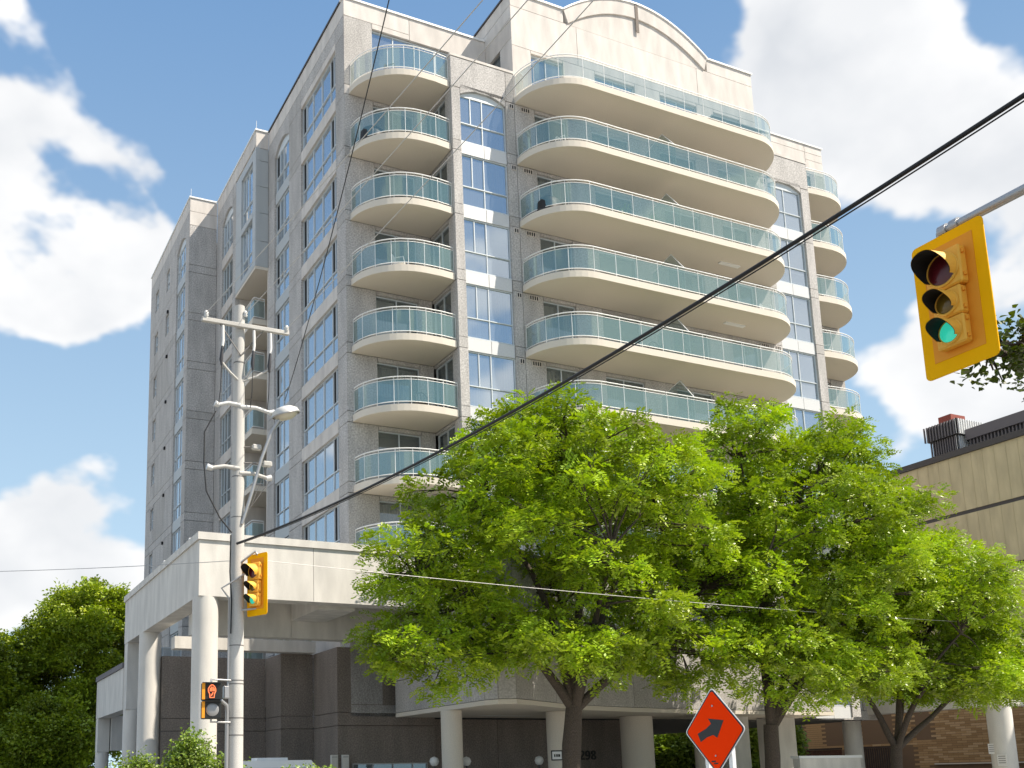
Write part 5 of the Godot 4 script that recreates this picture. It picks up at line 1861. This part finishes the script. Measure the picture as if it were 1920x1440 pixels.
func build_balcony_things() -> void:
	patio_chair("dark wire chair on the topmost left balcony", Vector3(1.75, TOP + 0.275, 1.0), 0.6, "dark_metal")
	patio_chair("white chair at the right end of the third right-hand balcony", Vector3(24.4, fl(3) + 0.275, 1.2), 0.9, "white_metal")
	patio_chair("pale chair at the left of the fourth right-hand balcony", Vector3(24.0, fl(4) + 0.275, 1.3), 0.2, "white_metal")
	patio_chair("pale chair at the right end of the long balcony on the fourth storey from top", Vector3(18.6, fl(3) + 0.275, 3.4), 0.4, "white_metal")
	patio_chair("white chair near the left end of the long balcony, second storey from top", Vector3(8.4, fl(1) + 0.275, 3.2), 0.3, "white_metal")
	patio_chair("dark chair at the middle of the long balcony, fifth storey from top", Vector3(12.2, fl(4) + 0.275, 3.4), -0.4, "dark_metal")
	patio_chair("pale chair on the fourth left balcony from the top", Vector3(1.9, fl(3) + 0.275, 1.0), 0.8, "white_metal")
	patio_chair("dark chair on the sixth left balcony from the top", Vector3(2.6, fl(5) + 0.275, 1.2), -0.3, "dark_metal")
	patio_chair("dark chair at the right end of the topmost long balcony", Vector3(18.9, TOP + 0.275, 3.2), 0.5, "dark_metal")
	# covered barbecues
	for q in [["black covered barbecue at the long balcony's left end, third storey from top", Vector3(7.6, fl(2) + 0.275, 3.1)], ["low black covered grill on the second left balcony from the top", Vector3(0.95, fl(1) + 0.275, 0.75)]]:
		var t := thing("covered_barbecue", q[0], "barbecue", q[1], "covered grills on balconies")
		var s := Shape.new()
		s.lathe(Transform3D(Basis(Vector3(1.5, 0, 0), Vector3.UP, Vector3(0, 0, 0.9)), q[1]), [Vector2(0.40, 0.05), Vector2(0.38, 0.4), Vector2(0.30, 0.62), Vector2(0.16, 0.75), Vector2(0.001, 0.78)], 16)
		put("cover", s, M.black_rubber, t)
		s = Shape.new()
		s.lathe(Transform3D(Basis(Vector3(1.5, 0, 0), Vector3.UP, Vector3(0, 0, 0.9)), q[1]), [Vector2(0.41, 0.0), Vector2(0.42, 0.02), Vector2(0.41, 0.05)], 16)
		put("hem", s, M.dark_metal, t)
	# potted palms on the third long balcony
	var r := RandomNumberGenerator.new()
	r.seed = 9
	for q in [["green potted palm behind the glass of the third long balcony", Vector3(10.9, fl(2) + 0.275, 3.6), 0.5], ["small spiky plant by the door of the third long balcony", Vector3(9.6, fl(2) + 0.275, 3.0), 0.3], ["leafy pot plant near the middle of the third long balcony", Vector3(12.4, fl(2) + 0.275, 3.6), 0.35]]:
		var t := thing("potted_plant", q[0], "plant", q[1], "pot plants on the balconies")
		var s := Shape.new()
		s.lathe(Transform3D(Basis(), q[1]), [Vector2(0.001, 0.0), Vector2(0.13, 0.0), Vector2(0.18, 0.3), Vector2(0.15, 0.3), Vector2(0.14, 0.27), Vector2(0.001, 0.27)], 14)
		put("pot", s, M.brick_red, t)
		for i in 15:
			s = Shape.new()
			var a := r.randf() * TAU
			var d := Vector3(cos(a), 0, sin(a))
			var side := d.cross(Vector3.UP) * 0.03
			var p0: Vector3 = q[1] + Vector3(0, 0.28, 0)
			var p1: Vector3 = p0 + d * q[2] * 0.45 + Vector3(0, q[2] * r.randf_range(0.8, 1.3), 0)
			var p2: Vector3 = p0 + d * q[2] * r.randf_range(0.9, 1.2) + Vector3(0, q[2] * r.randf_range(0.4, 1.1), 0)
			s.quad(p0 - side * 0.4, p0 + side * 0.4, p1 + side, p1 - side)
			s.tri(p1 - side, p1 + side, p2)
			put("leaf", s, M.shrub_plain, t)
	# lattice and planter boxes on the long balconies
	var lt := thing("lattice_screen", "grey diagonal lattice behind the glass of the second long balcony", "lattice", Vector3(17.2, fl(1) + 0.4, 4.1))
	for i in 46:
		for sg in [-1.0, 1.0]:
			var s := Shape.new()
			var x0 := 15.9 + i * 0.075 - 0.4
			var a := Vector3(x0, fl(1) + 0.42, 4.12 - (0.006 if sg > 0 else 0.0))
			var bb := Vector3(x0 + 0.8 * sg, fl(1) + 1.22, 4.12 - (0.006 if sg > 0 else 0.0))
			if minf(a.x, bb.x) < 15.85 or maxf(a.x, bb.x) > 18.1: continue
			s.tube([a, bb], 0.009, 4, false)
			put("lattice_bar", s, M.grey_metal, lt)
	var pl := thing("planter_box", "long grey planter standing behind the glass of the topmost long balcony", "planter", Vector3(17.0, TOP + 0.28, 4.0))
	var ps := Shape.new()
	ps.box(Vector3(15.6, TOP + 0.28, 3.85), Vector3(18.4, TOP + 0.62, 4.12))
	put("box", ps, M.roof_grey, pl)
	ps = Shape.new()
	ps.box(Vector3(15.56, TOP + 0.62, 3.82), Vector3(18.44, TOP + 0.67, 4.15))
	put("rim", ps, M.spandrel_grey, pl)

func _ready() -> void:
	rng.seed = 2024
	make_light_and_camera()
	make_materials()
	var g := mat("shrub_plain", lin(0.10, 0.17, 0.03), 0.5)
	build_ground()
	build_tower()
	build_canopy()
	build_podium()
	build_neighbour()
	build_trees()
	build_pole()
	build_big_signal()
	build_wires()
	build_signs()
	build_balcony_things()
